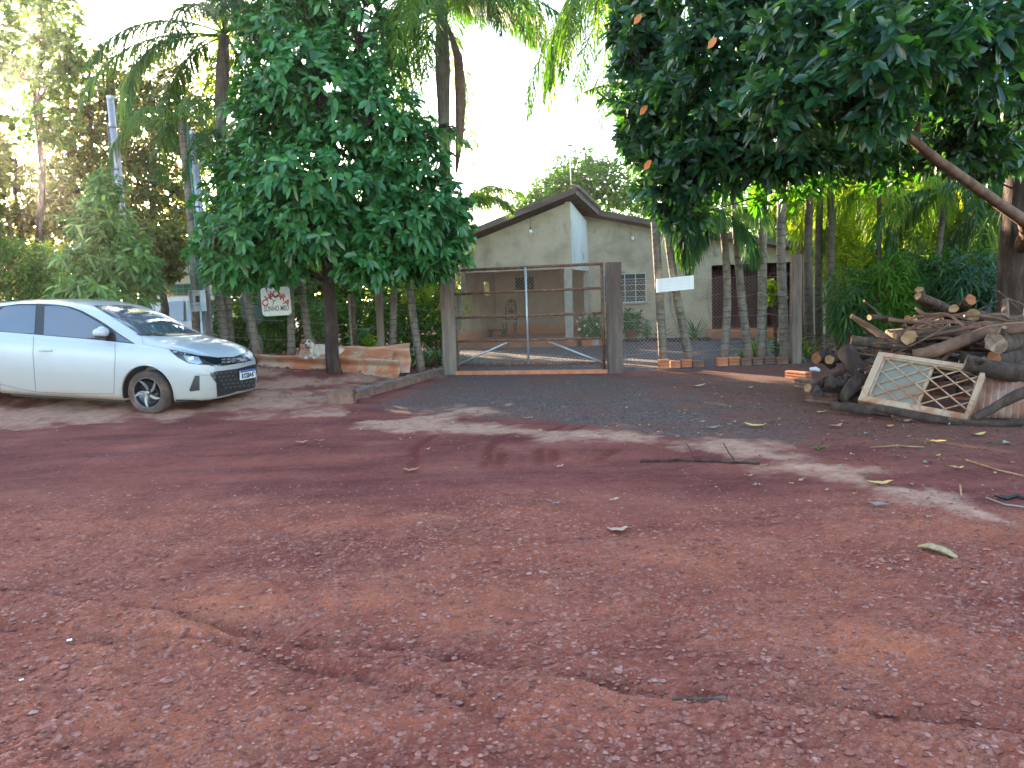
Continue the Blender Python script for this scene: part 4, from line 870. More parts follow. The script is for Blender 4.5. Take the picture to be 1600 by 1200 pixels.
bm_ = body_mesh(); body = obj('body', bm_, M['car_paint'], car)
mbc = MB(); mbc.smooth = True
for xa in (0, -2.60):
    for s in (-1, 1): mbc.tube([(xa, s*.50, .295), (xa, s*1.1, .295)], .365, 40)
cut = obj('cutter', mbc, M['dark']); bpy.context.view_layer.update()
cut.location = (0, 0, 0); mod = body.modifiers.new('b', 'BOOLEAN'); mod.operation = 'DIFFERENCE'; mod.solver = 'EXACT'
cut.parent = car; bpy.context.view_layer.update(); mod.object = cut
dg = bpy.context.evaluated_depsgraph_get(); me2 = bpy.data.meshes.new_from_object(body.evaluated_get(dg)); body.modifiers.clear(); body.data = me2
me2.materials.clear(); me2.materials.append(M['car_paint']); bpy.data.objects.remove(cut)
CMW = Matrix.Translation(Vector(CARPOS))@car.rotation_euler.to_matrix().to_4x4(); CIN = CMW.inverted()
bv = BVHTree.FromPolygons([v for v in bm_.v], bm_.f)
camL = CIN@Vector((0, 0, CH))
def cray(px, py):
    d = Vector(ray(px, py)); d = (CIN.to_3x3()@d).normalized(); h = bv.ray_cast(camL, d)
    if h[0] is None:
        # outside the outline: nearest point to the ray
        best = None
        for k in range(60):
            p = camL+d*(8+.08*k); q = bv.find_nearest(p)
            if best is None or q[3] < best[1][3]: best = (p, q)
        q = best[1]; return Vector(q[0]), Vector(q[1])
    return Vector(h[0]), Vector(h[1])
def C2(cx, cy): return cx*.2625, 430+cy*.2625    # from the enlarged crop to photo pixels
def decal(name, polyc, mat, off=.004, step=3.0, mirror=True, parent=car, conv=True, label=None):
    """flat outline laid onto the bodywork as a thin shell"""
    pts = [C2(*p) if conv else p for p in polyc]; b = bmesh.new(); b.faces.new([b.verts.new((x, y, 0)) for x, y in pts])
    x0, x1 = min(p[0] for p in pts), max(p[0] for p in pts); y0, y1 = min(p[1] for p in pts), max(p[1] for p in pts)
    for a, lo, hi in (((1, 0, 0), x0, x1), ((0, 1, 0), y0, y1)):
        q = lo+step
        while q < hi:
            bmesh.ops.bisect_plane(b, geom=b.verts[:]+b.edges[:]+b.faces[:], plane_co=(q if a[0] else 0, q if a[1] else 0, 0), plane_no=a); q += step
    bmesh.ops.triangulate(b, faces=b.faces[:]); b.verts.ensure_lookup_table()
    cache = {}
    for v in b.verts:
        p, nrm = cray(v.co.x, v.co.y)
        if (p-camL).dot(nrm) > 0: nrm = -nrm
        v.co = p+nrm*off
    vs = [v.co.copy() for v in b.verts]; fs = [[v.index for v in f.verts] for f in b.faces]; b.free()
    mb = MB(); mb.smooth = True; mb.add(vs, fs)
    o = obj(name, mb, mat, parent, label, fixn=False)
    if mirror: mb2 = MB(); mb2.smooth = True; mb2.add([(v[0], -v[1], v[2]) for v in vs], [f[::-1] for f in fs]); obj(name, mb2, mat, parent, label, fixn=False)
    return o
def seam(name, pl, mat, w=.004, mirror=True, parent=car, off=.0015):
    P = []
    for (a, b) in zip(pl[:-1], pl[1:]):
        for t in np.linspace(0, 1, 8, endpoint=False): P.append(cray(*C2(a[0]+(b[0]-a[0])*t, a[1]+(b[1]-a[1])*t))[0])
    P.append(cray(*C2(*pl[-1]))[0]); mb = MB(); mb.tube([tuple(p) for p in P], w, 6)
    r = obj(name, mb, mat, parent)
    if mirror: mb = MB(); mb.tube([(p[0], -p[1], p[2]) for p in P], w, 6); obj(name, mb, mat, parent)
    return r
# side glass set in a black surround
decal('window_surround', [(-5, 205), (0, 186), (110, 172), (230, 170), (340, 176), (420, 188), (490, 212), (575, 258), (640, 298), (705, 345), (806, 410), (700, 398), (520, 380), (260, 358), (-5, 336)], M['gloss_black'], .003)
decal('front_side_window', [(262, 355), (268, 184), (340, 182), (400, 192), (470, 216), (540, 254), (620, 302), (622, 372), (500, 376)], M['car_glass'], .006)
decal('rear_side_window', [(-5, 332), (-5, 214), (30, 190), (120, 180), (216, 181), (206, 349), (100, 344)], M['car_glass'], .006)
decal('quarter_glass', [(690, 345), (790, 404), (694, 394)], M['car_glass'], .006)
decal('windscreen', [(556, 182), (700, 179), (780, 183), (850, 208), (960, 250), (1080, 300), (1188, 350), (1100, 356), (900, 362), (838, 360), (760, 308), (650, 240)], M['car_glass'], .004, mirror=False)
decal('cowl', [(806, 350), (838, 363), (1000, 364), (1190, 353), (1188, 347), (1000, 352), (850, 352)], M['gloss_black'], .007, mirror=False)
# lamps and grille
hlp = decal('headlight', [(1003, 440), (1080, 458), (1180, 478), (1290, 490), (1300, 506), (1290, 535), (1200, 535), (1120, 524), (1060, 492), (1025, 462)], M['gloss_black'], .004)
for hd in [o for o in car.children if o.name.startswith('headlight')]: pass
decal('headlight_lens', [(1090, 478), (1180, 488), (1200, 520), (1180, 530), (1120, 518)], M['lens'], .008); decal('running_light', [(1120, 492), (1150, 486), (1155, 500), (1128, 508)], M['lamp_white'], .011, 1.5); '' and decal('projector', [(1255, 498), (1285, 498), (1280, 522), (1258, 525)], M['lens'], .008, 1.5)
decal('upper_grille', [(1292, 492), (1400, 488), (1526, 472), (1530, 498), (1470, 514), (1400, 528), (1300, 534)], M['gloss_black'], .005)
for k in range(2):
    for i in range(7): decal('grille_bar', [(1318+i*30, 500+k*16-i*1.5), (1342+i*30, 497+k*16-i*1.5), (1338+i*30, 507+k*16-i*1.5), (1316+i*30, 509+k*16-i*1.5)], M['rim_silver'], .008, 2, mirror=False) if i < 5 else None
decal('lower_grille', [(1244, 585), (1290, 572), (1420, 556), (1545, 538), (1546, 660), (1450, 686), (1328, 698), (1300, 660)], M['grille'], .005)
for k in range(5):
    y = 585+k*23
    for i in range(11):
        x = 1262+i*27+(k % 2)*13; y2 = y-(x-1262)*.11
        if x < 1258+(k*17) or x > 1525 or (1400 < x < 1512 and y2 < 628): continue
        decal('grille_scale', [(x-10, y2), (x+8, y2-3), (x+5, y2+7), (x-6, y2+8)], M['grey_metal'], .010, 3, mirror=False)
decal('fog_light_surround', [(1160, 598), (1188, 596), (1188, 685), (1130, 692), (1128, 680)], M['grille'], .005)
decal('bumper_strip', [(1172, 578), (1255, 573), (1244, 600), (1230, 598), (1180, 598)], M['rim_silver'], .006)
decal('bumper_lip', [(1048, 738), (1200, 742), (1330, 728), (1440, 704), (1545, 676), (1545, 685), (1440, 714), (1332, 738), (1200, 750), (1048, 748)], M['grille'], .006)
# number plate
p = [cray(*C2(*q))[0] for q in ((1418, 568), (1506, 556), (1508, 608), (1418, 622))]
cc = sum(p, Vector())/4; nn = cray(*C2(1455, 590))[1]; nn = Vector((1, -.04, 0)).normalized()
px0, px1 = C2(1418, 0)[0], C2(1508, 0)[0]; tt = Vector((-nn.y, nn.x, 0)); pw, ph_ = .40, .13; cc = cc+nn*.035; cc.y = cc.y*1.0
def pv(u, z, h): q = cc+tt*u+nn*h; return (q.x, q.y, q.z+z)
mb = MB(); mb.prism([(-pw/2, -ph_/2), (pw/2, -ph_/2), (pw/2, ph_/2), (-pw/2, ph_/2)], pv, -.01, 0); plate = obj('number_plate', mb, M['white_board'], car)
mb = MB(); mb.prism([(-pw/2, ph_/2-.028), (pw/2, ph_/2-.028), (pw/2, ph_/2), (-pw/2, ph_/2)], pv, .0005, .0015); obj('blue_band', mb, plain('plate_blue', (.02, .09, .35), .5), plate)
v, f = text_mesh('RXS8A47', .105, (0, 0, 0), 0, .002); mb = MB(); v = np.array(v); v[:, 0] *= .34/np.ptp(v[:, 0]); mb.add([pv(a[0], a[2]-.016, .002-a[1]) for a in v], f); obj('characters', mb, M['black'], plate)
# badge: ring with a slanted H
q, nb_ = cray(*C2(1447, 505)); nb_ = Vector((nn.x, nn.y-.1, .25)).normalized(); tb = Vector((-nb_.y, nb_.x, 0)).normalized(); ub = nb_.cross(tb)
def bp(u, z, h=.012): r_ = q+tb*u+ub*z+nb_*h; return tuple(r_)
mb = MB(); mb.tube([bp(.068*math.cos(a), .036*math.sin(a)) for a in np.linspace(0, 2*math.pi, 25)], .006, 6)
mb.tube([bp(-.035, -.024), bp(-.018, .024)], .006, 6); mb.tube([bp(.018, -.024), bp(.035, .024)], .006, 6); mb.tube([bp(-.028, -.003), bp(.028, .005)], .005, 6); obj('badge', mb, M['chrome'], car)
# seams, handles, arches, sill
seam('door_seam', [(683, 404), (686, 480), (682, 560), (678, 704)], M['seam'], .0035); seam('door_seam', [(200, 362), (196, 470), (205, 600), (214, 694)], M['seam'], .0035)
seam('door_seam', [(0, 648), (110, 676), (214, 694), (400, 704), (678, 706)], M['seam'], .0035); seam('bonnet_seam', [(846, 368), (852, 412), (1000, 440), (1120, 462), (1290, 490)], M['seam'], .003)
seam('bonnet_seam', [(1290, 490), (1400, 486), (1526, 470)], M['seam'], .003); seam('bumper_seam', [(1330, 700), (1334, 726)], M['seam'], .003)
def arch(s, xa):
    mb = MB(); mb.smooth = True; P = []
    for a in np.linspace(-8, 188, 40): 
        q = math.radians(a); x, z = xa+.372*math.cos(q), .295+.372*math.sin(q); h = bv.ray_cast(Vector((x, s*2, z)), Vector((0, -s, 0))); P.append((x, (h[0].y if h[0] else s*.85)-s*.001, z))
    mb.tube(P, .011, 8); obj('wheel_arch', mb, M['car_paint'], car)
    mb = MB(); mb.smooth = True; vs = []; fs = []
    A = np.linspace(-15, 195, 40)
    for a in A:
        q = math.radians(a); vs += [(xa+.360*math.cos(q), s*.52, .295+.360*math.sin(q)), (xa+.360*math.cos(q), s*(.84 if xa > -1 and math.cos(q) < .3 or xa < -1 else .80), .295+.360*math.sin(q))]
    for i in range(len(A)-1): fs.append((2*i, 2*i+1, 2*i+3, 2*i+2))
    mb.add(vs, fs); obj('arch_liner', mb, M['black'], car)
for xa in (0, -2.60):
    for s in (-1, 1): arch(s, xa)
mb = MB(); mb.box((-1.26, 0, .20), (1.75, 1.50, .12)); mb.box((.45, 0, .22), (.36, 1.1, .08)); obj('underbody', mb, M['black'], car)
def handle(cx, cy):
    p, n_ = cray(*C2(cx, cy)); 
    for s in (1, -1):
        q = Vector((p.x, p.y*s, p.z)); nn_ = Vector((0, -s, 0)); mb = MB(); mb.smooth = True
        mb.tube([tuple(q+Vector((dx, 0, .0))+nn_*h) for dx, h in ((-.105, .0), (-.08, .024), (0, .032), (.08, .026), (.105, .0))], [.010, .016, .018, .016, .010], 8, ell=.8); obj('door_handle', mb, M['car_paint'], car)
handle(270, 447)
# mirrors
for s in (-1, 1):
    p, _n = cray(*C2(640, 352)); c0 = np.array([p.x+.02, s*abs(p.y), p.z]); mb = MB(); mb.smooth = True; m_ = c0+[-.02, s*.14, .035]; vs = []; fs = []
    na, nb2 = 12, 10
    for i in range(na+1):
        th_ = math.pi*i/na
        for j in range(nb2):
            f_ = 2*math.pi*j/nb2; y = -math.cos(th_)*.125; r_ = math.sin(th_)**.6; x = math.cos(f_)*.075*r_*(1.15 if math.cos(f_) > 0 else .55); z = math.sin(f_)*.078*r_*(1-.25*(y*1 > 0))
            vs.append(m_+[x, s*y, z])
    for i in range(na):
        for j in range(nb2): fs.append((i*nb2+j, i*nb2+(j+1) % nb2, (i+1)*nb2+(j+1) % nb2, (i+1)*nb2+j))
    mb.add(vs, fs); mir = obj('mirror', mb, M['car_paint'], car)
    mb = MB(); mb.tube([c0+[0, -s*.02, -.045], m_+[0, 0, -.05]], [.035, .028], 8, ell=.6); mb.box(m_+[.01, 0, -.062], (.11, .2, .03), bev=.01); obj('mirror_base', mb, M['gloss_black'], mir)
# wheels
def wheel(s, xa, steer=0):
    root_c = np.array([xa, s*.755, .295]); W_ = .19; o = s
    def place(mb): return mb
    mb = MB(); mb.smooth = True; prof = [(.195, -W_/2+.01), (.225, -W_/2), (.272, -W_/2+.008), (.293, -W_/2+.03), (.298, 0), (.293, W_/2-.03), (.272, W_/2-.008), (.225, W_/2), (.195, W_/2-.01)]
    mb.lathe(prof, 48, root_c, 'y'); ty = obj('wheel', mb, M['tyre'], car)
    yo = s*(W_/2-.012); mb = MB(); mb.smooth = True; mb.lathe([(.197, yo-s*.02+0*s), (.200, yo), (.192, yo+s*.004), (.182, yo-s*.012), (.178, yo-s*.07), (.05, yo-s*.075), (0, yo-s*.075)], 40, root_c, 'y'); obj('rim', mb, M['gloss_black'], ty)
    mb = MB(); mb.smooth = True; mb.lathe([(.203, yo+s*.002), (.201, yo+s*.006), (.197, yo-s*.002)], 40, root_c, 'y'); mb.lathe([(.03, yo+s*.0), (.024, yo+s*.008), (0, yo+s*.008)], 18, root_c, 'y')
    for k in range(5):
        for br in (0, 1):
            a0 = math.radians(72*k+18)+br*.34; P = []
            for t in np.linspace(0, 1, 7):
                r_ = .035+.152*t; a = a0+(.62-.34*br)*(t**1.2)*(-s); P.append((r_, a))
            wv = [.006+.006*math.sin(t*math.pi*.8)+(.004 if br == 0 else 0) for t in np.linspace(0, 1, 7)]
            vs = []
            for (r_, a), w_ in zip(P, wv):
                for e in (-1, 1):
                    aa = a+e*w_/max(r_, .05)*.55
                    vs.append((root_c[0]+r_*math.cos(aa), root_c[1]+yo+s*(.004-.02*(1-(r_-.035)/.152)*(1)), root_c[2]+r_*math.sin(aa)))
            sm_ = mb.smooth; mb.smooth = False; k0 = len(vs); vs2 = [(v[0], v[1]-s*.018, v[2]) for v in vs]
            mb.add(vs+vs2, [(2*i, 2*i+1, 2*i+3, 2*i+2) for i in range(6)]+[(2*i, 2*i+2, k0+2*i+2, k0+2*i) for i in range(6)]+[(2*i+1, 2*i+3, k0+2*i+3, k0+2*i+1) for i in range(6)]); mb.smooth = sm_
    obj('spokes', mb, M['rim_silver'], ty)
for xa in (0, -2.60):
    for s in (-1, 1): wheel(s, xa)
# ---- small white van seen behind the palms
vc = thing('parked_van', (at(262, 520, 20.5)[0], 20.5, 0), 'white van seen between the palm trunks behind the bonnet of the parked hatchback', 'van', rz=math.radians(-4), local=True)
prof = [(-.25, .35), (3.6, .35), (3.65, .8), (2.9, 1.0), (2.2, 1.55), (1.8, 1.72), (.1, 1.74), (-.1, 1.6), (-.25, 1.0)]
mb = MB(); n = len(prof); vs = []
for y, sc in ((-.80, .96), (-.84, 1), (.84, 1), (.80, .96)):
    for (x, z) in prof: vs.append((1.6+(x-1.6)*sc, y*(1-.10*sst((z-1.0)/.7)), .9+(z-.9)*sc))
fs = [tuple(range(n)), tuple(range(3*n, 4*n))[::-1]]+[(k*n+i, k*n+(i+1) % n, (k+1)*n+(i+1) % n, (k+1)*n+i) for k in range(3) for i in range(n)]
mb.add(vs, fs); obj('body', mb, M['car_paint'], vc)
mb = MB(); 
def vside(poly, h0=-.86, h1=-.85): mb.prism(poly, lambda u, z, h: (u, h*(1-.10*float(sst((z-1.0)/.7)))+0, z), h0, h1)
vside([(.18, 1.08), (.22, 1.3), (.36, 1.5), (.55, 1.58), (.9, 1.58), (.9, 1.08)]); obj('rear_window', mb, M['car_glass'], vc); mb = MB()
vside([(1.0, 1.08), (1.0, 1.58), (1.75, 1.58), (1.75, 1.08)]); obj('side_window', mb, M['car_glass'], vc)
for xa in (.5, 2.9):
    mb = MB(); mb.smooth = True; mb.lathe([(0, -.1), (.2, -.1), (.3, -.08), (.31, 0), (.3, .08), (.2, .1), (0, .1)], 24, (xa, -.76, .31), 'y'); obj('wheel', mb, M['tyre'], vc)
# ================= neighbouring white house behind the palms
hb = at(300, 520, 27.0); nb = thing('white_house', (hb[0], 27.0, gz(hb[0], 27)), 'whitewashed house with green window, glimpsed between palms behind the van', 'house', local=True)
z0h = float(at(300, 520, 27)[2]); zb0 = nb.location[2]
def nz(py, px=290): return float(at(px, py, 27)[2])-zb0
mb = MB(); xl, xr_ = at(250, 450, 27)[0]-hb[0], at(400, 450, 27)[0]-hb[0]; xm = at(352, 450, 27)[0]-hb[0]
mb.prism([(xl, -.1), (xr_, -.1), (xr_, nz(400)), (xm, nz(372, 352)), (xl, nz(402))], lambda u, z, h: (u, h, z), 0, 4); obj('wall', mb, M['plaster_pale'], nb)
mb = MB(); 
for p, q in (((xl-.4, nz(402)-.08), (xm, nz(372, 352)+.06)), ((xm, nz(372, 352)+.06), (xr_+.4, nz(400)-.08))): mb.add([(p[0], -.5, p[1]), (q[0], -.5, q[1]), (q[0], 4.4, q[1]), (p[0], 4.4, p[1]), (p[0], -.5, p[1]+.1), (q[0], -.5, q[1]+.1), (q[0], 4.4, q[1]+.1), (p[0], 4.4, p[1]+.1)], [(0, 1, 2, 3), (7, 6, 5, 4), (0, 4, 5, 1), (1, 5, 6, 2), (2, 6, 7, 3), (3, 7, 4, 0)])
obj('roof', mb, M['roof'], nb)
a, b = at(266, 466, 27), at(322, 443, 27); mb = MB(); x0, x1, z0, z1 = a[0]-hb[0], b[0]-hb[0], a[2]-zb0, b[2]-zb0
for x in np.linspace(x0, x1, 6): mb.box((x, -.02, (z0+z1)/2), (.035, .05, z1-z0))
for z in np.linspace(z0, z1, 4): mb.box(((x0+x1)/2, -.024, z), (x1-x0, .05, .035))
w_ = obj('window', mb, M['green_metal'], nb); mb = MB(); mb.box(((x0+x1)/2, -.005, (z0+z1)/2), (x1-x0, .012, z1-z0)); obj('pane', mb, plain('green_pane', (.02, .13, .12), .25), w_)

# ================= roofing channels stacked on the verge
def channel(px0, py0, px1, py1, D0, D1, h, mat, label, zoff=0, waves=1, depth=.5, th=.012, seed=0):
    """long waved channel tile lying on its side edge"""
    a = at(px0, py0, D0); b = at(px1, py1, D1); n = 26; rng = np.random.default_rng(seed); prof = []
    for i in range(33):                          # folded profile seen from the end: two rounded bulges facing the road
        t = i/32; prof.append((.075*math.cos(t*math.pi*2*waves)*1.0+depth*.0, h*t))
    d = (b-a); d[2] = 0; d /= np.linalg.norm(d); nn_ = np.array([-d[1], d[0], 0]); vs = []; k = len(prof)
    for i in range(n+1):
        c = a+(b-a)*(i/n)+np.array([0, 0, zoff+.006*math.sin(i*.9+seed)]); 
        for (u, z) in prof: vs.append(c+nn_*(-u+z*.25)+[0, 0, z])
        for (u, z) in prof[::-1]: vs.append(c+nn_*(-u+z*.25+th*2.2)+[0, 0, z-th*.2])
    m_ = 2*k; fs = [(i*m_+j, i*m_+(j+1) % m_, (i+1)*m_+(j+1) % m_, (i+1)*m_+j) for i in range(n) for j in range(m_)]
    fs += [(j, j+1, m_-2-j, m_-1-j) for j in range(k-1)]+[(n*m_+j+1, n*m_+j, n*m_+m_-1-j, n*m_+m_-2-j) for j in range(k-1)]
    mb = MB(); mb.smooth = True; mb.add(vs, fs); o = obj('roofing_channel', mb, mat, label=label, cat='roofing sheet', group='corrugated roofing channels stacked under the leafy tree', off=a); return o
channel(400, 583, 624, 592, 13.75, 13.55, .34, M['sheet_grey'], 'long grey and orange waved roofing channel at the front of the stack', waves=1, seed=1)
channel(470, 575, 641, 582, 14.05, 13.95, .44, M['sheet_red'], 'redder roofing channel behind the front one, its end sticking out to the right', waves=1, seed=2)
channel(466, 560, 614, 563, 13.9, 13.8, .16, M['sheet_grey'], 'pale narrow roofing channel lying on top of the stack', waves=.5, seed=3)
channel(440, 566, 640, 545, 14.25, 14.2, .10, M['sheet_red'], 'thin reddish roofing channel sloping up to the right along the back of the stack', waves=.5, seed=4)

# ================= dog lying on the channels
def skin(name, nodes, edges, mat, parent=None, off=None, sub=2, **kw):
    me = bpy.data.meshes.new(name); o3 = np.array(off if off is not None else (0, 0, 0), float); me.from_pydata([tuple(np.array(n[0])-o3) for n in nodes], edges, []); o = bpy.data.objects.new(name, me); COL.objects.link(o)
    o.modifiers.new('s', 'SKIN'); 
    for i, n in enumerate(nodes):
        r = n[1]; r = (r, r) if np.isscalar(r) else r; me.skin_vertices[0].data[i].radius = r
    me.skin_vertices[0].data[0].use_root = True
    sd = o.modifiers.new('d', 'SUBSURF'); sd.levels = sub; sd.render_levels = sub
    bpy.context.view_layer.update(); m2 = bpy.data.meshes.new_from_object(o.evaluated_get(bpy.context.evaluated_depsgraph_get())); bpy.data.objects.remove(o)
    m2.materials.clear(); m2.materials.append(mat); m2.polygons.foreach_set('use_smooth', np.ones(len(m2.polygons), bool))
    r = bpy.data.objects.new(name, m2); COL.objects.link(r)
    if parent: r.parent = parent
    return r
M['dog_fur'] = surf('dog_fur', [(.42, .34, .26), (.56, .49, .41), (.62, .57, .50)], 5, .95, .5, 90, bdist=.006); M['dog_face'] = surf('dog_face', [(.10, .06, .05), (.28, .18, .13)], 20, .9, .3, 80)
DD = 13.95; hd = at(484, 540, DD); bz = hd[2]-.215; dg_ = thing('dog', (hd[0]+.25, DD, bz), 'white and tan dog lying on the roofing channels, mouth open', 'dog')
O = np.array([hd[0], DD, hd[2]]); L_ = lambda x, y, z: O+np.array([x, y, z])
nodes = [(L_(.28, .04, -.11), (.10, .11)), (L_(.14, .01, -.09), (.105, .12)), (L_(.05, -.02, -.06), (.08, .10)), (L_(.015, -.04, -.0), .065), (L_(.0, -.055, .055), .062), (L_(0, -.09, .065), .072), (L_(-.003, -.155, .03), .042), (L_(-.004, -.205, .015), .032),
         (L_(.42, .06, -.10), (.092, .105)), (L_(.53, .07, -.11), (.085, .095)), (L_(.62, .06, -.13), .035), (L_(.74, .02, -.16), .02), (L_(.84, -.02, -.165), .014),
         (L_(.06, -.07, -.15), .042), (L_(.05, -.12, -.19), .032), (L_(.01, -.22, -.20), .028), (L_(-.03, -.30, -.20), .03),
         (L_(.16, -.07, -.15), .042), (L_(.17, -.12, -.19), .032), (L_(.15, -.22, -.20), .028), (L_(.12, -.29, -.20), .03),
         (L_(.52, -.03, -.14), .06), (L_(.42, -.10, -.175), .034), (L_(.50, -.14, -.19), .028), (L_(.40, -.18, -.20), .028)]
ed = [(0, 1), (1, 2), (2, 3), (3, 4), (4, 5), (5, 6), (6, 7), (0, 8), (8, 9), (9, 10), (10, 11), (11, 12), (2, 13), (13, 14), (14, 15), (15, 16), (1, 17), (17, 18), (18, 19), (19, 20), (9, 21), (21, 22), (22, 23), (23, 24)]
rt = dg_['_o']; skin('body', nodes, ed, M['dog_fur'], dg_, rt)
for s in (-1, 1):
    mb = MB(); mb.smooth = True; mb.tube([L_(s*.045, -.075, .115), L_(s*.098, -.085, .10), L_(s*.112, -.105, .045)], [.028, .032, .010], 8, ell=.4); obj('ear', mb, M['dog_face'], dg_)
    mb = MB(); mb.smooth = True; mb.lathe([(0, -.006), (.022, -.003), (.027, .004), (0, .008)], 10, L_(s*.030, -.148, .078), 'y'); obj('eye_patch', mb, M['dog_face'], dg_)
    mb = MB(); mb.lathe([(0, -.009), (.009, -.003), (.010, .004), (0, .009)], 8, L_(s*.029, -.158, .08), 'y'); obj('eye', mb, M['black'], dg_)
mb = MB(); mb.smooth = True; mb.lathe([(0, -.012), (.017, -.006), (.018, .004), (0, .012)], 10, L_(-.004, -.236, .028), 'y'); obj('nose', mb, M['black'], dg_)
mb = MB(); mb.smooth = True; mb.tube([L_(0, -.17, -.012), L_(-.003, -.215, -.025)], [.026, .016], 8, ell=.6); obj('mouth', mb, plain('dog_mouth', (.06, .02, .02), .6), dg_)
mb = MB(); mb.tube([L_(.022+.076*math.cos(a), -.035+.072*math.sin(a), -.03-.02*math.cos(a)) for a in np.linspace(0, 2*math.pi, 17)], .007, 6); obj('collar', mb, plain('collar', (.20, .02, .02), .6), dg_)

# ================= woodpile
M['cut_dull'] = surf('cut_dull', [(.07, .045, .035), (.18, .12, .085), (.34, .26, .19)], 14, .9, .8, 40, bdist=.01)
def log(name, P, r, label, barkm='log_bark', cutm='cut', seed=0, cat='log', group=None, n=14, knots=0, hollow=False):
    rng = np.random.default_rng(seed+100); P = [np.array(p, float) for p in P]; C = crsp(P, 5) if len(P) > 2 else np.array([P[0]+(P[-1]-P[0])*t for t in np.linspace(0, 1, 9)])
    R = .78*np.interp(np.linspace(0, 1, len(C)), np.linspace(0, 1, 2 if np.isscalar(r) else len(r)), [r, r*.92] if np.isscalar(r) else r); mb = MB()
    ph = rng.uniform(0, 6, 3); mb.tube(C, R, n, cm=1); V = np.array(mb.v); m_ = len(C)
    for i in range(m_):
        for j in range(n):
            q = 2*math.pi*j/n; k = 1+.10*math.sin(2*q+ph[0]+i*.2)+.07*math.sin(5*q+ph[1]+i*.5)+rng.normal(0, .035); V[i*n+j] = C[i]+(V[i*n+j]-C[i])*k
    mb.v = [tuple(v) for v in V]
    for k in range(knots):
        i = rng.integers(1, m_-1); q = rng.uniform(0, 6.28); d = unit(rng.normal(size=3)+np.array([0, 0, .8])); mb.tube([C[i], C[i]+d*R[i]*1.5, C[i]+d*R[i]*2.2], [R[i]*.45, R[i]*.32, R[i]*.25], 8, cm=1)
    return obj(name, mb, [M[barkm], M[cutm]], label=label, cat=cat, group=group, off=P[0])
def A(px, py, D): return at(px, py, D)
GW = 'logs and branches of the woodpile'
L = log
L('log', [A(1436, 452, 10.3), A(1445, 470, 10.4), A(1478, 487, 10.6), A(1500, 505, 10.8)], [.07, .085, .095, .1], 'sawn log sticking up at the very top left of the woodpile', seed=1)
L('log', [A(1434, 462, 10.2), A(1470, 478, 10.5), A(1490, 490, 10.6)], [.06, .075, .08], 'thick sawn log pointing left just under the topmost one, pale cut face', seed=2)
L('log', [A(1490, 482, 10.1), A(1470, 500, 10.6)], [.075, .08], 'short log with round pale end in the upper middle of the woodpile', seed=3)
L('log', [A(1517, 468, 10.0), A(1500, 482, 10.3), A(1490, 498, 10.4)], [.085, .08, .07], 'stubby log with orange end leaning up to the right at the top of the pile', seed=4, cutm='cut_red')
L('branch', [A(1330, 493, 9.8), A(1360, 512, 9.7), A(1400, 540, 9.3), A(1432, 557, 9.0)], [.035, .055, .065, .075], 'bent bare branch with a frayed pale tip reaching out to the left of the pile', 'branch', seed=5, cat='branch')
L('branch', [A(1428, 556, 8.6), A(1460, 549, 8.5), A(1510, 530, 8.5), A(1560, 516, 8.5), A(1625, 511, 8.4)], [.085, .088, .08, .078, .09], 'long smooth brown branch curving across the front of the woodpile', 'branch', seed=6, cat='branch')
L('branch', [A(1358, 496, 10.4), A(1385, 497, 10.5), A(1412, 504, 10.4)], [.05, .05, .04], 'short dark branch lying level at the upper left of the woodpile', seed=7, cat='branch')
L('branch', [A(1385, 518, 10), A(1440, 512, 10), A(1470, 509, 10)], [.03, .035, .03], 'thin reddish branch lying level below the dark one', 'branch', seed=8, cat='branch')
L('log', [A(1420, 527, 8.9), A(1404, 525, 9.6), A(1390, 526, 10.2)], [.105, .11, .11], 'thick log facing the road with a round yellowish cut end, above the old window', seed=9, knots=1)
L('log', [A(1419, 498, 10.0), A(1424, 510, 10.4)], [.06, .07], 'small log with a red brown cut end left of the upper middle', seed=10, cutm='cut_red')
L('branch', [A(1459, 512, 9.3), A(1480, 532, 9.0), A(1500, 545, 8.8)], [.045, .05, .05], 'orange brown sawn branch slanting down to the right in the middle of the pile', 'branch', seed=11, cat='branch')
L('log', [A(1435, 525, 9.3), A(1465, 530, 9.3), A(1482, 550, 9.3)], [.10, .11, .10], 'dark charred log lying in the middle of the pile behind the long branch', 'bark_dark', seed=12)
L('log', [A(1556, 536, 8.2), A(1580, 534, 8.7), A(1625, 528, 9.0)], [.14, .16, .16], 'thick log with broken pale stained end at the right of the pile', cutm='cut_dull', seed=13, knots=1)
L('log', [A(1553, 560, 8.3), A(1580, 556, 8.6), A(1620, 552, 9)], [.10, .12, .12], 'knobbly log under the thick one at the right', 'bark_dark', 'cut_red', seed=14)
L('log', [A(1508, 566, 8.0), A(1550, 577, 7.9), A(1625, 590, 7.8)], [.12, .13, .12], 'heavy grey black log lying over the rusty sheet at the right', 'bark_dark', 'bark', seed=15, knots=1)
L('log', [A(1500, 560, 8.7), A(1545, 566, 8.6), A(1620, 580, 8.6)], [.10, .12, .13], 'black weathered log lying just behind the heavy one', 'bark_dark', 'bark', seed=16)
L('branch', [A(1520, 655, 7.5), A(1545, 642, 7.45), A(1580, 622, 7.4), A(1625, 605, 7.35)], [.05, .06, .07, .08], 'dark branch leaning over the front of the rusty sheet', 'bark_dark', seed=17, cat='branch')
L('branch', [A(1300, 634, 8.35), A(1350, 640, 8.1), A(1395, 646, 7.85)], [.05, .07, .05], 'short charred branch lying on the ground under the old window', 'bark_dark', seed=18, cat='branch', knots=1)
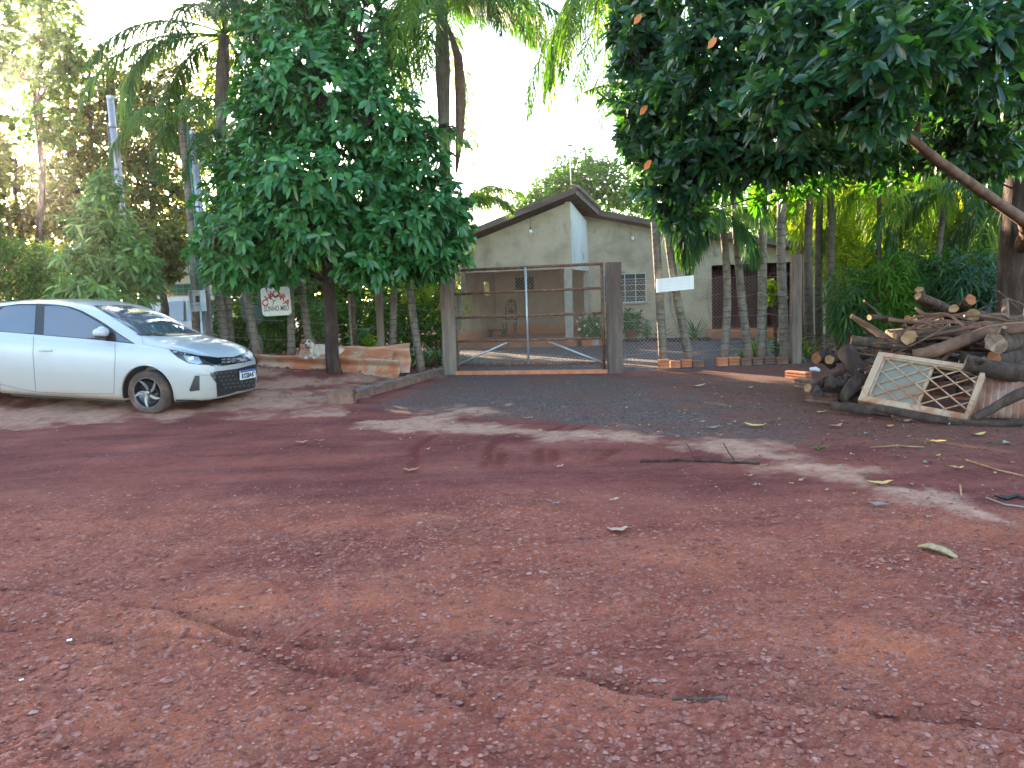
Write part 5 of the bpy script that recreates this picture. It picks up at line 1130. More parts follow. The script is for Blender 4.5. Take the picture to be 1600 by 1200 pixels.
L('branch', [A(1370, 638, 7.95), A(1440, 652, 7.6), A(1520, 662, 7.35), A(1620, 660, 7.2)], [.035, .045, .045, .05], 'long thin dark branch lying on the ground along the front of the pile', 'bark_dark', seed=19, cat='branch', knots=2)
L('branch', [A(1480, 655, 7.45), A(1540, 662, 7.3), A(1620, 656, 7.3)], [.03, .035, .04], 'crooked grey branch on the ground at the right front of the pile', seed=20, cat='branch', knots=2)
L('log', [A(1262, 606, 9.1), A(1290, 594, 9.6), A(1320, 580, 10)], [.06, .065, .06], 'brown log pointing at the driveway, low at the left end of the pile', 'branch', seed=21)
L('log', [A(1296, 562, 9.7), A(1330, 556, 10), A(1355, 552, 10.3)], [.08, .10, .10], 'thick stump with smooth orange face at the left of the pile', 'bark_dark', 'cut', seed=22)
L('log', [A(1322, 548, 9.2), A(1338, 575, 9.0), A(1347, 600, 8.8)], [.15, .13, .05], 'dark plum coloured slab of wood standing on its point left of the old window', 'bark_dark', 'bark_dark', seed=23, n=10)
L('log', [A(1290, 598, 9.1), A(1318, 604, 9.0), A(1330, 612, 8.9)], [.10, .12, .08], 'knotty charred root lump low in the left of the pile', 'bark_dark', 'bark_dark', seed=24, knots=3)
L('log', [A(1318, 622, 8.6), A(1335, 600, 8.7), A(1350, 590, 8.8)], [.08, .10, .07], 'grey split root leaning against the left side of the old window', 'bark_dark', 'bark', seed=25, knots=1)
L('log', [A(1275, 560, 10.2), A(1290, 556, 10.3), A(1300, 570, 10.4)], [.10, .13, .09], 'burnt red brown stump piece at the far left top of the pile', 'bark_dark', 'cut_red', seed=26, knots=2)
L('branch', [A(1570, 470, 10.5), A(1572, 512, 9.3)], [.05, .055], 'short reddish upright stake standing in the pile at the right', 'branch', seed=27, cat='branch')
L('log', [A(1520, 492, 10), A(1560, 500, 10.4), A(1620, 508, 10.8)], [.11, .12, .13], 'grey log lying behind the top right of the pile', seed=28)
L('log', [A(1430, 502, 10.6), A(1470, 495, 10.6), A(1500, 494, 10.7)], [.10, .11, .10], 'mossy brown log lying under the topmost sawn logs', seed=29)
for i, (x0, y0, x1, y1, D) in enumerate(((1468, 492, 1535, 508, 9.8), (1540, 502, 1560, 520, 9.6), (1432, 525, 1442, 562, 8.8), (1380, 540, 1425, 522, 9.9), (1350, 470, 1400, 520, 10.6), (1500, 500, 1560, 470, 10.4), (1530, 515, 1545, 478, 10.2), (1475, 520, 1500, 505, 10), (1560, 455, 1612, 510, 10.6))):
    lb = ['pale peeled stick lying across the upper middle of the pile', 'short pale stick with sawn tip right of the upper middle', 'upright forked twig in front of the yellowish round log', 'thin grey stick slanting up beside the round yellowish log end', 'thin twig hanging at the back left of the pile', 'thin twig rising to the right behind the pile', 'thin twig standing nearly upright behind the pile', 'thin twig crossing the middle of the pile', 'thin branch slanting up towards the big tree trunk'][i]
    L('stick', [A(x0, y0, D), (A(x0, y0, D)+A(x1, y1, D+.2))/2+[.02, 0, .02], A(x1, y1, D+.2)], [.018, .014, .010], lb, 'branch' if i in (0, 1) else 'bark', seed=40+i, cat='stick', n=7)
rng = np.random.default_rng(77)
for i in range(34):                               # the body of the pile behind and below
    px = rng.uniform(1400, 1640); D = rng.uniform(8.9, 10.6); zt_ = (.85 if px > 1420 else .45)*sst((px-1330)/90); z = rng.uniform(.02, max(.1, zt_)); c = at(px, 500, D); c = np.array([c[0], D, z]); a = rng.uniform(-.5, .5); Lh = rng.uniform(.3, .7); d = np.array([math.cos(a), math.sin(a)*1.0, rng.uniform(-.15, .15)])*Lh
    r_ = rng.uniform(.03, .075); L('log', [c-d, c+rng.normal(0, .03, 3), c+d], [r_, r_*1.05, r_*.9], 'weathered log half hidden inside the woodpile', ['log_bark', 'bark_dark', 'branch'][i % 3], ['bark', 'cut', 'bark_dark', 'cut_red'][i % 4], seed=200+i, group='half hidden logs inside the woodpile', n=10)
for i in range(110):                               # thin tangled branches over the heap
    px = rng.uniform(1375, 1620); D = rng.uniform(8.75, 9.6); z = (rng.uniform(.25, .80) if i % 3 else rng.uniform(.6, .98))*(.55+.45*float(sst((px-1380)/70))); c = at(px, 500, D); c = np.array([c[0], D, z]); a = rng.uniform(-.9, .9)+(math.pi if i % 2 else 0); Lh = rng.uniform(.25, .6); d = np.array([math.cos(a), math.sin(a)*.7, rng.uniform(-.45, .55)])*Lh
    r_ = rng.uniform(.010, .028); L('branch', [c-d, c-d*.4+rng.normal(0, .04, 3), c+d*.3+rng.normal(0, .04, 3), c+d], [r_, r_*1.1, r_, r_*.5], 'thin reddish brown branch tangled in the woodpile', ['branch', 'log_bark', 'branch'][i % 3], 'cut', seed=500+i, group='thin branches tangled in the woodpile', cat='branch', n=7)
for i in range(12):
    px = rng.uniform(1262, 1350); D = rng.uniform(9.0, 10.0); c = at(px, 590, D); c = np.array([c[0], D, rng.uniform(.03, .22)]); a = rng.uniform(-1.5, 1.5); d = np.array([math.cos(a), math.sin(a), rng.uniform(-.2, .3)])*rng.uniform(.12, .25); r_ = rng.uniform(.03, .07)
    L('log', [c-d, c, c+d], [r_, r_*1.2, r_*.8], 'small charred offcut in the low left end of the woodpile', 'bark_dark', ['cut_red', 'bark_dark', 'bark'][i % 3], seed=300+i, group='charred offcuts at the left end of the woodpile', n=9)
# bricks lying beside the pile
def loose_brick(px, py, ln, rot, label, mat='brick_old', w_=.14, h_=.13):
    P = G(px, py); zg = gsurf(P[0], P[1]); t = thing('loose_brick', (P[0], P[1], zg), label, 'brick', rz=0); R3 = Matrix.Rotation(rot, 3, 'Z'); mb = MB(); c = np.array([P[0], P[1], zg+h_/2-.012])
    mb.box(c, (ln-.02, w_-.02, h_-.004), R3, bev=.008)
    for k in (-1, 0, 1): mb.box(c+[0, 0, k*h_/3.1], (ln, w_, h_*.24), R3, bev=.008)
    obj('block', mb, M[mat], t)
    mb = MB(); u = np.array([math.cos(rot), math.sin(rot), 0])
    for sy in (-1, 1):
        for sz in (-1, 0, 1): mb.box(c+u*(-ln/2-.0)+np.array([-u[1], u[0], 0])*sy*w_*.22+[0, 0, sz*h_*.30], (.006, w_*.3, h_*.2), R3)
    obj('holes', mb, M['dark'], t)  # dark plates on the brick end paint the shade inside its holes
loose_brick(1247, 592, .40, math.radians(-62), 'orange hollow brick lying end on where the edging meets the woodpile', 'brick')
loose_brick(1262, 606, .36, math.radians(-60), 'weathered hollow brick second in the slanting row left of the woodpile')
loose_brick(1284, 628, .36, math.radians(-58), 'moss stained hollow brick nearest the road, by the left corner of the old window')
mb = MB(); mb.smooth = True; c = G(1266, 585); mb.tube([c+[0, 0, .08], c+[.06, -.06, .09], c+[.10, -.11, .07]], [.03, .038, .022], 10); obj('bottle', mb, M['white_board'], label='small white plastic bottle lying by the left end of the woodpile', cat='bottle', off=c)
# old window lying against the pile
q = [A(1342, 626, 8.35), A(1513, 658, 7.62), A(1527, 584, 7.95), A(1362, 552, 8.68)]
ex = unit(q[1]-q[0]); WF = float(np.linalg.norm(q[1]-q[0])); ez = q[3]-q[0]; ez = unit(ez-ex*(ez@ex)); HF = float((q[3]-q[0])@ez); ey = np.cross(ez, ex)
wf = thing('old_window', q[0], 'rusty white metal window frame with diamond bars lying against the woodpile', 'window frame')
RW = Matrix((ex, ey, ez)).transposed()
def wp(u, z, h=0): return q[0]+ex*u+ez*z+ey*h
mb = MB()
def bar(u0, u1, z0, z1, h=0, t=.09): mb.box(wp((u0+u1)/2, (z0+z1)/2, h), (u1-u0, t, z1-z0), RW, bev=.004)
bar(0, WF, -.02, .05); bar(0, WF*.94, HF-.045, HF+.01, .002); bar(0, .075, .047, HF-.047, .001); bar(WF-.045, WF, .047, HF-.047, .001)
obj('frame', mb, M['rusty_white'], wf)
mb = MB(); bar(.08, WF-.05, .05, .062, -.01, .05); bar(.08, WF-.05, HF-.062, HF-.05, -.01, .05); bar(.08, .094, .064, HF-.064, -.01, .05); bar(WF*.52, WF*.52+.03, .064, HF-.064, .01, .04); obj('inner_frame', mb, M['rusty_white'], wf)
mb = MB(); W2, H2 = WF-.14, HF-.12
for k in range(-4, 9):
    s = .215
    for sg_ in (1, -1):
        u0 = .09+k*s*1.12; pts = []
        # line u = u0 + t*1.7 , z from .06 up
        z0, z1 = 0., H2; ua, ub = (u0, u0+H2*1.45) if sg_ > 0 else (u0+H2*1.45, u0)
        lo, hi = .09, .09+W2-.0; P0, P1 = np.array([ua, z0]), np.array([ub, z1]); d = P1-P0; t0, t1 = 0, 1
        ta, tb = (lo-P0[0])/d[0], (hi-P0[0])/d[0]; ta, tb = min(ta, tb), max(ta, tb); t0, t1 = max(t0, ta), min(t1, tb)
        if t1-t0 > .05: a, b = P0+d*t0, P0+d*t1; mb.tube([wp(a[0], a[1]+.06, -.03+.006*sg_), wp(b[0], b[1]+.06, -.03+.006*sg_)], .0085, 6)
obj('diamond_grille', mb, M['rusty_white'], wf)
mb = MB(); mb.box(wp(.09+(WF*.52-.09)/2, HF/2, .005), (WF*.52-.09, .005, HF-.13), RW); obj('pane', mb, surf('dusty_glass', [(.16, .16, .135), (.22, .21, .17), (.25, .15, .10)], 2.5, .35, .05, 40, spec=.6), wf)
# ribbed rusty sheet beside it
a, b, c_, d_ = A(1512, 652, 7.75), A(1640, 655, 7.3), A(1640, 586, 7.7), A(1524, 582, 8.15); mb = MB(); mb.smooth = True; n = 90; vs = []
for i in range(n+1):
    t = i/n; off = .018*math.sin(t*2*math.pi*11); 
    for s in (0, .5, 1): p = (a*(1-t)+b*t)*(1-s)+(d_*(1-t)+c_*t)*s; vs.append(p+np.array([0, off, 0]))
    for s in (1, .5, 0): p = (a*(1-t)+b*t)*(1-s)+(d_*(1-t)+c_*t)*s; vs.append(p+np.array([0, off+.004, 0]))
mb.add(vs, [(i*6+j, i*6+(j+1) % 6, (i+1)*6+(j+1) % 6, (i+1)*6+j) for i in range(n) for j in range(6)]); obj('ribbed_sheet', mb, M['rust_sheet'], label='rusty ribbed metal sheet standing beside the old window', cat='metal sheet', off=a)

# ================= leaves and litter on the road
def fallen(px, py, ln, rot, mat, label, wd=.45, curl=.25, cat='fallen leaf', group='fallen leaves on the ground'):
    P = G(px, py); z = gsurf(P[0], P[1])+.006; n = 7; mb = MB(); mb.smooth = True; vs = []; rng = np.random.default_rng(int(px*7+py))
    for i in range(n):
        t = i/(n-1); w_ = ln*wd*.5*math.sin(math.pi*min(1, t*.93+.05))**.8; x = ln*(t-.5); zz = curl*ln*(4*(t-.5)**2)*.5+rng.uniform(0, .01)
        for e, dz in ((-1, .18), (0, 0), (1, .18)): vs.append((x, e*w_, zz+dz*w_+rng.uniform(0, .006)))
    c, s = math.cos(rot), math.sin(rot); vs = [(P[0]+v[0]*c-v[1]*s, P[1]+v[0]*s+v[1]*c, z+v[2]) for v in vs]
    mb.add(vs, [(i*3+j, i*3+j+1, (i+1)*3+j+1, (i+1)*3+j) for i in range(n-1) for j in range(2)])
    return obj('fallen_leaf', mb, M[mat], label=label, cat=cat, group=group, off=(P[0], P[1], z))
FL = [(473, 694, .14, .3, 'brown_leaf', 'tan dry leaf alone on the road in front of the hollow brick'), (643, 737, .13, .1, 'brown_leaf', 'brown dry leaf beside the left tyre marks'), (668, 705, .07, 1, 'pale_leaf', 'small pale leaf near the left tyre marks'), (874, 731, .08, .2, 'pale_leaf', 'pale leaf at the foot of the curved tyre mark'),
      (966, 831, .13, .1, 'pale_leaf', 'pinkish dry leaf lying alone in the middle of the road'), (1180, 667, .22, -.5, 'yellow_leaf', 'long yellow leaf on the driveway right of centre'), (1305, 668, .17, .3, 'brown_leaf', 'curled brown leaf in front of the old window'), (1283, 646, .12, 0, 'yellow_leaf', 'yellow leaf beside the nearest loose brick'),
      (1113, 671, .14, .2, 'grey_leaf', 'grey leaf on the driveway below the blank board'), (1463, 692, .15, -.4, 'yellow_leaf', 'yellow leaf with upturned tip before the woodpile'), (1527, 681, .17, .2, 'yellow_leaf', 'bright yellow leaf close to the front branches of the pile'), (1572, 695, .13, 1.2, 'grey_leaf', 'grey green leaf standing near the right edge'),
      (1495, 735, .11, -.2, 'yellow_leaf', 'small yellow leaf on the brown soil at the right'), (1375, 759, .18, -.1, 'yellow_leaf', 'yellow leaf on the edge of the sandy strip'), (1373, 793, .13, -.3, 'grey_leaf', 'grey curled leaf on the road below the sandy strip'), (1170, 746, .08, .2, 'brown_leaf', 'small brown leaf just below the long twig'),
      (1415, 660, .16, .1, 'brown_leaf', 'light brown leaf lying against the ground branches'), (1390, 668, .12, .5, 'orange_leaf', 'orange leaf beside the ground branches'), (1450, 810, .07, .5, 'grey_leaf', 'small grey leaf on the road at the right'), (1090, 605, .25, .1, 'pale_leaf', 'long pale leaf on the driveway near the brick edging'), (1172, 608, .13, .8, 'pale_leaf', 'pale leaf on the driveway near the long brick row'), (1187, 600, .1, .2, 'brown_leaf', 'small brown leaf close to the long brick row'), (825, 655, .12, .1, 'pale_leaf', 'pale dry leaf on the sandy strip before the gate'), (500, 690, .1, .4, 'brown_leaf', 'tiny brown leaf right of the lone tan leaf'), (960, 785, .08, .4, 'pale_leaf', 'small pale leaf on the dark part of the road'), (870, 790, .06, .4, 'grey_leaf', 'tiny grey leaf on the dark part of the road')]
for f in FL: fallen(*f)
rng = np.random.default_rng(9)
for i in range(110):
    px = rng.uniform(940, 1600) if i % 3 else rng.uniform(560, 1200); py = rng.uniform(592, 790) if px > 1150 else rng.uniform(590, 690)
    fallen(px, py, rng.uniform(.03, .075), rng.uniform(0, 6), ['brown_leaf', 'pale_leaf', 'brown_leaf', 'grey_leaf', 'yellow_leaf'][i % 5], 'tiny dry leaf scrap scattered on the driveway or soil', group='tiny dry leaf scraps')
P = G(1465, 868); mb = MB(); mb.smooth = True; z = gsurf(P[0], P[1])
husk = [P+[-.045, .09, .02], P+[-.02, .04, .04], P+[.015, -.03, .04], P+[.05, -.085, .018]]; mb.tube(husk, [.02, .036, .033, .016], 10, ell=.45); obj('seed_husk', mb, surf('husk', [(.16, .12, .06), (.30, .24, .13), (.40, .33, .20)], 30, .8, .4, 60), label='dry yellowish husk lying on the road at the right', cat='husk', off=P)
def stick(pts, r, mat, label, dz=.012):
    Q_ = [G(*p) for p in pts]; P_ = [np.array([q_[0], q_[1], gsurf(q_[0], q_[1])+dz]) for q_ in Q_]; mb = MB(); mb.tube(P_, r, 6); obj('stick', mb, M[mat], label=label, cat='stick', off=P_[0])
stick([(1050, 1111), (1095, 1112), (1135, 1113)], .006, 'bark', 'short straight grey stick in the rut at the bottom of the picture')
stick([(1000, 723), (1060, 721), (1110, 722), (1188, 727)], .010, 'bark_dark', 'long dark twig lying across the sandy strip'); stick([(1085, 723), (1078, 708), (1074, 700)], .006, 'bark_dark', 'dark side twig standing off the long dark twig', .03); stick([(1147, 724), (1138, 712), (1130, 698)], .006, 'bark_dark', 'second dark side twig nearer the right end of the long twig', .03)
stick([(1360, 701), (1400, 699), (1444, 701)], .006, 'cut', 'thin pale straight twig on the soil before the woodpile'); stick([(1510, 722), (1560, 738), (1605, 748)], .007, 'cut', 'thin pale twig slanting off the right edge'); stick([(1500, 760), (1502, 775)], .006, 'brown_leaf', 'short brown twig standing in the brown soil')
stick([(1556, 775), (1572, 780), (1590, 776), (1605, 782)], .014, 'black', 'piece of black plastic hose at the right edge'); stick([(1540, 778), (1570, 790), (1605, 795)], .005, 'grey_leaf', 'pale wire end beside the black hose')
for px, py, s, lb in ((109, 1005, .014, 'small white plastic chip on the red clay at the left'), (34, 1068, .010, 'tiny white chip low at the left edge')):
    P = G(px, py); mb = MB(); mb.box(P+[0, 0, gsurf(P[0], P[1])+.008-P[2]], (s*1.5, s*.9, s*.4), Matrix.Rotation(.5, 3, 'Z'), bev=.003); obj('plastic_chip', mb, M['white_board'], label=lb, cat='plastic chip', off=P)
# ================= trees
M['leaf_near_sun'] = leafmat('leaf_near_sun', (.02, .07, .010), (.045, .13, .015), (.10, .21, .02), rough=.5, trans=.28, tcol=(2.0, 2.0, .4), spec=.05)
def bl(lst, D0=None, dep=.9):
    out = []
    for t in lst:
        px, py, D, rx, rz, n = t[:6]; d = t[6] if len(t) > 6 else rx/CF*D*dep
        out.append((at(px, py, D), (rx/CF*D, d, rz/CF*D), n))
    return out
def gb(px, D): x = at(px, 500, D)[0]; return np.array([x, D, gz(x, D)])
# the leafy tree over the stack
b = gb(520, 13.28); pt = [b-[0, 0, .2]]+[at(x, y, 13.28) for x, y in ((519, 560), (517, 500), (513, 440), (510, 390), (508, 320), (505, 240), (500, 150), (497, 60), (500, -40), (500, -130))]
b[2] = gsurf(b[0], b[1])
tree('broadleaf_tree', 'dense dark green tree with large glossy leaves and slim dark trunk beside the kerb', 'tree', b, None, .105,
     bl([(395, 375, 12.9, 85, 60, 270), (625, 365, 12.7, 100, 62, 330), (505, 290, 12.7, 120, 70, 330, 1.5), (405, 270, 13, 75, 70, 190), (625, 255, 13, 72, 70, 210), (500, 150, 12.9, 108, 85, 330, 1.3), (560, 70, 13.1, 70, 75, 170), (440, 50, 13.1, 62, 85, 190), (505, -40, 13.2, 92, 80, 190), (500, -150, 13.2, 70, 60, 80),
         (345, 345, 13, 38, 60, 80), (700, 330, 13, 36, 50, 90), (362, 420, 12.8, 48, 26, 80), (440, 420, 12.8, 36, 18, 40), (575, 415, 12.3, 52, 24, 90), (665, 405, 12.7, 58, 28, 110), (585, 190, 12.7, 80, 60, 140), (420, 170, 12.8, 66, 60, 140), (490, 350, 12.2, 75, 50, 130)]),
     8, .19, .082, M['leaf_front'], M['bark_dark'], 11, path=pt, droop=.38, twigs=26, shell=.62, spread=1.15)
# the big tree at the right edge
b = gb(1592, 11.4); pt = [b-[0, 0, .2]]+[at(x, y, D) for x, y, D in ((1592, 480, 11.4), (1590, 400, 11.4), (1594, 300, 11.3), (1600, 200, 11.2), (1590, 60, 11), (1580, -80, 10.8))]
bt = tree('large_leaf_tree', 'big spreading tree with broad leaves hanging over the right side of the road', 'tree', b, None, .27,
     bl([(1030, 140, 9.6, 72, 110, 315), (1050, 280, 9.5, 55, 52, 180), (1000, 40, 9.8, 52, 70, 165), (1110, 230, 9.1, 75, 70, 255), (1130, 80, 8.7, 95, 105, 345), (1225, 245, 8.6, 78, 38, 165), (1290, 40, 7.2, 110, 85, 195), (1250, 160, 7.0, 95, 52, 135), (1400, 70, 6.4, 100, 85, 135),
         (1380, 170, 6.6, 62, 42, 60), (1530, 40, 6.9, 90, 70, 135), (1490, 130, 7.6, 80, 42, 90), (1600, 110, 8.2, 60, 80, 120), (1440, -60, 7.5, 150, 60, 180), (1180, -50, 8.5, 150, 60, 195), (1340, 235, 9.4, 85, 30, 120), (1000, 200, 10, 30, 70, 75), (1070, 340, 9.6, 40, 20, 37), (1500, 220, 10.0, 90, 45, 135), (1330, 110, 9.5, 140, 90, 255), (1450, 215, 10.4, 80, 42, 165), (1550, 235, 10.6, 60, 45, 150), (1520, 170, 9.6, 70, 45, 135), (1600, 200, 10.8, 50, 60, 135)]),
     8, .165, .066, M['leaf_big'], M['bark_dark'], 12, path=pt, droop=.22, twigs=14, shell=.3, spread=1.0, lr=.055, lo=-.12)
mb = MB(); mb.tube([at(1594, 392, 11.3), at(1606, 362, 10.9), at(1600, 345, 10.3), at(1560, 318, 9.6), at(1500, 275, 8.9), at(1455, 243, 8.3), at(1420, 213, 7.8), at(1370, 180, 7.4), at(1290, 120, 7.2)], [.11, .10, .08, .066, .058, .052, .048, .035, .025], 10)
mb.tube([at(1596, 230, 11.2), at(1560, 180, 10.5), at(1500, 150, 9.6), at(1380, 140, 9.0), at(1240, 170, 8.8), at(1120, 190, 9.2), at(1040, 190, 9.6)], [.09, .07, .06, .05, .04, .03, .02], 8)
for P_ in (((1430, 220, 7.9), (1435, 180, 7.9), (1445, 140, 8)), ((1590, 200, 11), (1570, 150, 9), (1530, 60, 7.2)), ((1590, 120, 11), (1500, 60, 9), (1420, 60, 7))): mb.tube([at(*p) for p in P_], [.05, .03, .015], 6)
obj('limb', mb, M['branch'], bt)
lv = Leaves(); rng = np.random.default_rng(44)
for px, py, D, rx, rz, n in ((1120, 290, 10.6, 60, 25, 40), (1200, 275, 10.8, 60, 25, 45), (1290, 270, 11, 60, 25, 45), (1080, 330, 10.5, 30, 22, 20), (1370, 265, 11, 50, 25, 35), (1190, 310, 11, 20, 14, 10), (1240, 305, 11, 22, 12, 10), (1180, 120, 10.8, 120, 70, 60), (1450, 255, 11.2, 60, 20, 30)):
    P, A_ = blob(rng, at(px, py, D), (rx/CF*D, .5, rz/CF*D), n, .2); rosettes(lv, P, A_, 7, .17, .07, rng, 1.0, .25)
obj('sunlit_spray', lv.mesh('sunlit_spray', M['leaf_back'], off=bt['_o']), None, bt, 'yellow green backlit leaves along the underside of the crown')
rng = np.random.default_rng(4)
for px, py, D in ((1003, 22, 8.9), (1120, 58, 7.9), (1012, 164, 9.0), (1018, 250, 9.0)): lv = Leaves(); lv.add(at(px, py, D)[None], np.array([[-.7, -.2, -.6]]), np.array([[.2, -1, .3]]), .13, .07, .5); obj('withered_leaf', lv.mesh('withered_leaf', M['orange_leaf'], off=bt['_o']), None, bt, 'orange withered leaf hanging in the crown')
# pale shrub behind the car, low hedge left of it
b = gb(178, 13.9); tree('young_tree', 'young light green tree with pointed leaves behind the roof of the white hatchback', 'tree', b, at(165, 290, 13.9), .03,
     bl([(163, 298, 13.8, 26, 32, 45), (150, 345, 13.8, 48, 32, 80), (185, 365, 13.8, 42, 30, 70), (150, 405, 13.7, 60, 36, 120), (205, 415, 13.7, 45, 36, 100), (170, 455, 13.6, 85, 34, 150), (120, 460, 13.6, 40, 30, 60)]), 7, .20, .062, M['leaf_light'], M['branch'], 13, droop=.45, twigs=20)
b = gb(30, 14.2); tree('garden_bush', 'dark bush with small leaves at the left edge behind the white hatchback', 'bush', b, at(30, 430, 14.2), .03,
     bl([(20, 420, 14.2, 55, 45, 330), (75, 440, 14.2, 40, 35, 220), (20, 475, 14, 70, 35, 250), (-40, 400, 14.2, 50, 70, 250)]), 6, .11, .045, M['leaf_far'], M['branch'], 14, droop=.3, pat='S', twigs=15)
b = gb(70, 15); tree('flowering_shrub', 'shrub with a few yellow blossoms between the young tree and the left edge', 'bush', b, at(70, 420, 15), .03, bl([(70, 405, 15, 30, 30, 160), (50, 430, 15, 40, 30, 160)]), 5, .12, .05, M['leaf_sun'], M['branch'], 15, pat='S', twigs=10)
# background trees at the left
def far(px, D, r, label, lst, mat, seed, L=.17, W=.085, k=6, top=None, group='trees behind the fence at the left', name='tree', shell=.5, bark='bark'):
    b = gb(px, D); t = at(top[0], top[1], D) if top else at(px, 60, D)
    return tree(name, label, 'tree', b, t, r, bl(lst), k, L, W, M[mat], M[bark], seed, group, droop=.2, pat='S', twigs=22, shell=shell)
far(60, 22, .10, 'tall thin open crowned tree against the bright sky at the far left', [(60, 20, 22, 70, 35, 190), (20, 80, 22, 45, 35, 120), (95, 75, 22, 38, 30, 110), (55, 130, 22, 60, 28, 130), (70, -40, 22, 60, 40, 120), (-60, 40, 22, 60, 70, 130), (70, 195, 22, 50, 30, 130), (110, 110, 22, 25, 25, 50)], 'leaf_far', 21, top=(60, -40), L=.22, W=.11)
far(25, 23, .12, 'brownish tree crown below the sun at the far left edge', [(30, 300, 23, 75, 60, 520), (-40, 260, 23, 60, 60, 260), (60, 370, 23, 85, 60, 520), (120, 300, 23, 50, 50, 280), (-60, 380, 22, 90, 80, 420)], 'leaf_brown', 22, top=(25, 250), L=.2, W=.1)
far(140, 24.5, .14, 'tall brownish tree with dense crown left of the tall steel pole', [(140, 130, 24.5, 50, 60, 330), (115, 210, 24.5, 55, 60, 340), (165, 240, 24.5, 60, 75, 460), (140, 330, 24, 80, 60, 420), (200, 150, 24.5, 40, 50, 240), (190, 380, 24, 70, 60, 360)], 'leaf_brown', 23, top=(140, 90), L=.2, W=.1)
far(235, 23.5, .13, 'dense brownish tree between the two steel poles', [(240, 200, 23.5, 55, 70, 420), (215, 290, 23.5, 60, 60, 420), (270, 300, 23.5, 45, 60, 330), (245, 380, 23, 70, 50, 360), (290, 190, 23.5, 45, 60, 260), (235, 420, 22, 40, 40, 150), (250, 120, 24, 45, 40, 180)], 'leaf_brown', 24, top=(240, 150), L=.19, W=.095)
far(248, 18, .12, 'small dark tree with rounded leaves hanging over the white van', [(232, 385, 18, 42, 30, 130), (262, 375, 18, 40, 32, 140), (240, 425, 18, 36, 26, 100), (270, 420, 18, 22, 18, 40)], 'leaf_brown', 25, top=(250, 400), L=.16, W=.10)
far(340, 25, .12, 'tree with sunlit yellowish crown behind the palm at the left', [(330, 230, 25, 45, 60, 260), (310, 330, 25, 30, 45, 150), (345, 130, 25, 40, 50, 190), (370, 40, 26, 60, 60, 200)], 'leaf_sun', 26, top=(340, 180), L=.19, W=.09)
far(-150, 19, .2, 'unseen broad tree added beyond the left edge to block the sun', [(-150, 200, 19, 130, 130, 700), (-160, 380, 19, 150, 110, 700), (-330, 250, 19, 150, 180, 700), (-560, 200, 19, 190, 220, 700), (-800, 200, 19, 200, 260, 700)], 'leaf_brown', 27, L=.3, W=.16)  # out of view, added to keep the low sun off the ground
far(425, 20, .10, 'dark tree mass behind the name sign', [(400, 400, 20, 60, 55, 420), (470, 390, 20, 60, 55, 420), (420, 470, 19, 70, 45, 480), (500, 450, 19, 70, 50, 420), (450, 320, 21, 90, 60, 420)], 'leaf_far', 28, top=(425, 330), L=.17, W=.08)
far(590, 20.5, .10, 'dark tree mass behind the leafy tree right of its trunk', [(560, 400, 20.5, 60, 55, 420), (630, 400, 20.5, 50, 50, 360), (590, 460, 19.5, 70, 50, 450), (660, 460, 20.5, 50, 45, 300), (560, 320, 21, 70, 60, 380)], 'leaf_far', 29, top=(590, 330), L=.17, W=.08)
far(690, 19, .06, 'sunlit thin bush behind the gate hinge post', [(690, 440, 19, 30, 40, 140), (650, 445, 18, 26, 34, 110), (705, 480, 19, 26, 40, 130)], 'leaf_sun', 30, top=(690, 430), L=.15, W=.06)
# dark hedge plants low behind the left wires
def bush(px, py, D, rx, rz, n, label, mat, seed, L=.13, W=.05, k=6, pat='S', name='garden_plant', cat='plant', group=None, droop=.3):
    b = gb(px, D); root = thing(name, b, label, cat, group); rng = np.random.default_rng(seed); P, A_ = blob(rng, at(px, py, D), (rx/CF*D, rx/CF*D*.8, rz/CF*D), n, .2); P[:, 2] = np.maximum(P[:, 2], b[2]+.04)
    lv = Leaves(); rosettes(lv, P, A_, k, L, W, rng, 1.1, droop, pat); mb = MB()
    for p in P[rng.choice(n, min(n, 14), replace=False)]: mb.tube([b-[0, 0, .05], b+(p-b)*.5+[0, 0, .06], p], [.012, .009, .004], 5)
    obj('stem', mb, M['branch'], root); obj('foliage', lv.mesh('foliage', M[mat], off=root['_o']), None, root); return root
hg = 'dark undergrowth shrubs behind the left fence wires'
for i, (px, D, wh) in enumerate(((355, 17.2, 'right of the meter box'), (392, 17.8, 'behind the prickly pear'), (430, 17, 'left of the name sign'), (470, 17.6, 'behind the dog'), (512, 17, 'behind the leafy tree trunk'), (556, 17.4, 'behind the two thin stakes'), (598, 17.0, 'behind the square brown post'), (640, 17.5, 'behind the leaning palm'), (676, 18, 'beside the gate hinge post'))):
    bush(px, 512, D, 30, 48, 230, 'dark undergrowth shrub behind the left fence wires, '+wh, 'leaf_far', 400+i, group=hg, L=.12)
bush(497, 500, 15.8, 12, 34, 70, 'bright green leafy plant standing behind the dog', 'leaf_light', 31, L=.2, W=.03); bush(560, 528, 15.4, 20, 20, 60, 'green weed clump behind the stack, right of the leafy tree', 'leaf_light', 32, L=.14, W=.04)
bush(578, 535, 15.2, 12, 14, 40, 'small bright weed beside the square post', 'leaf_sun', 33, L=.1, W=.04)
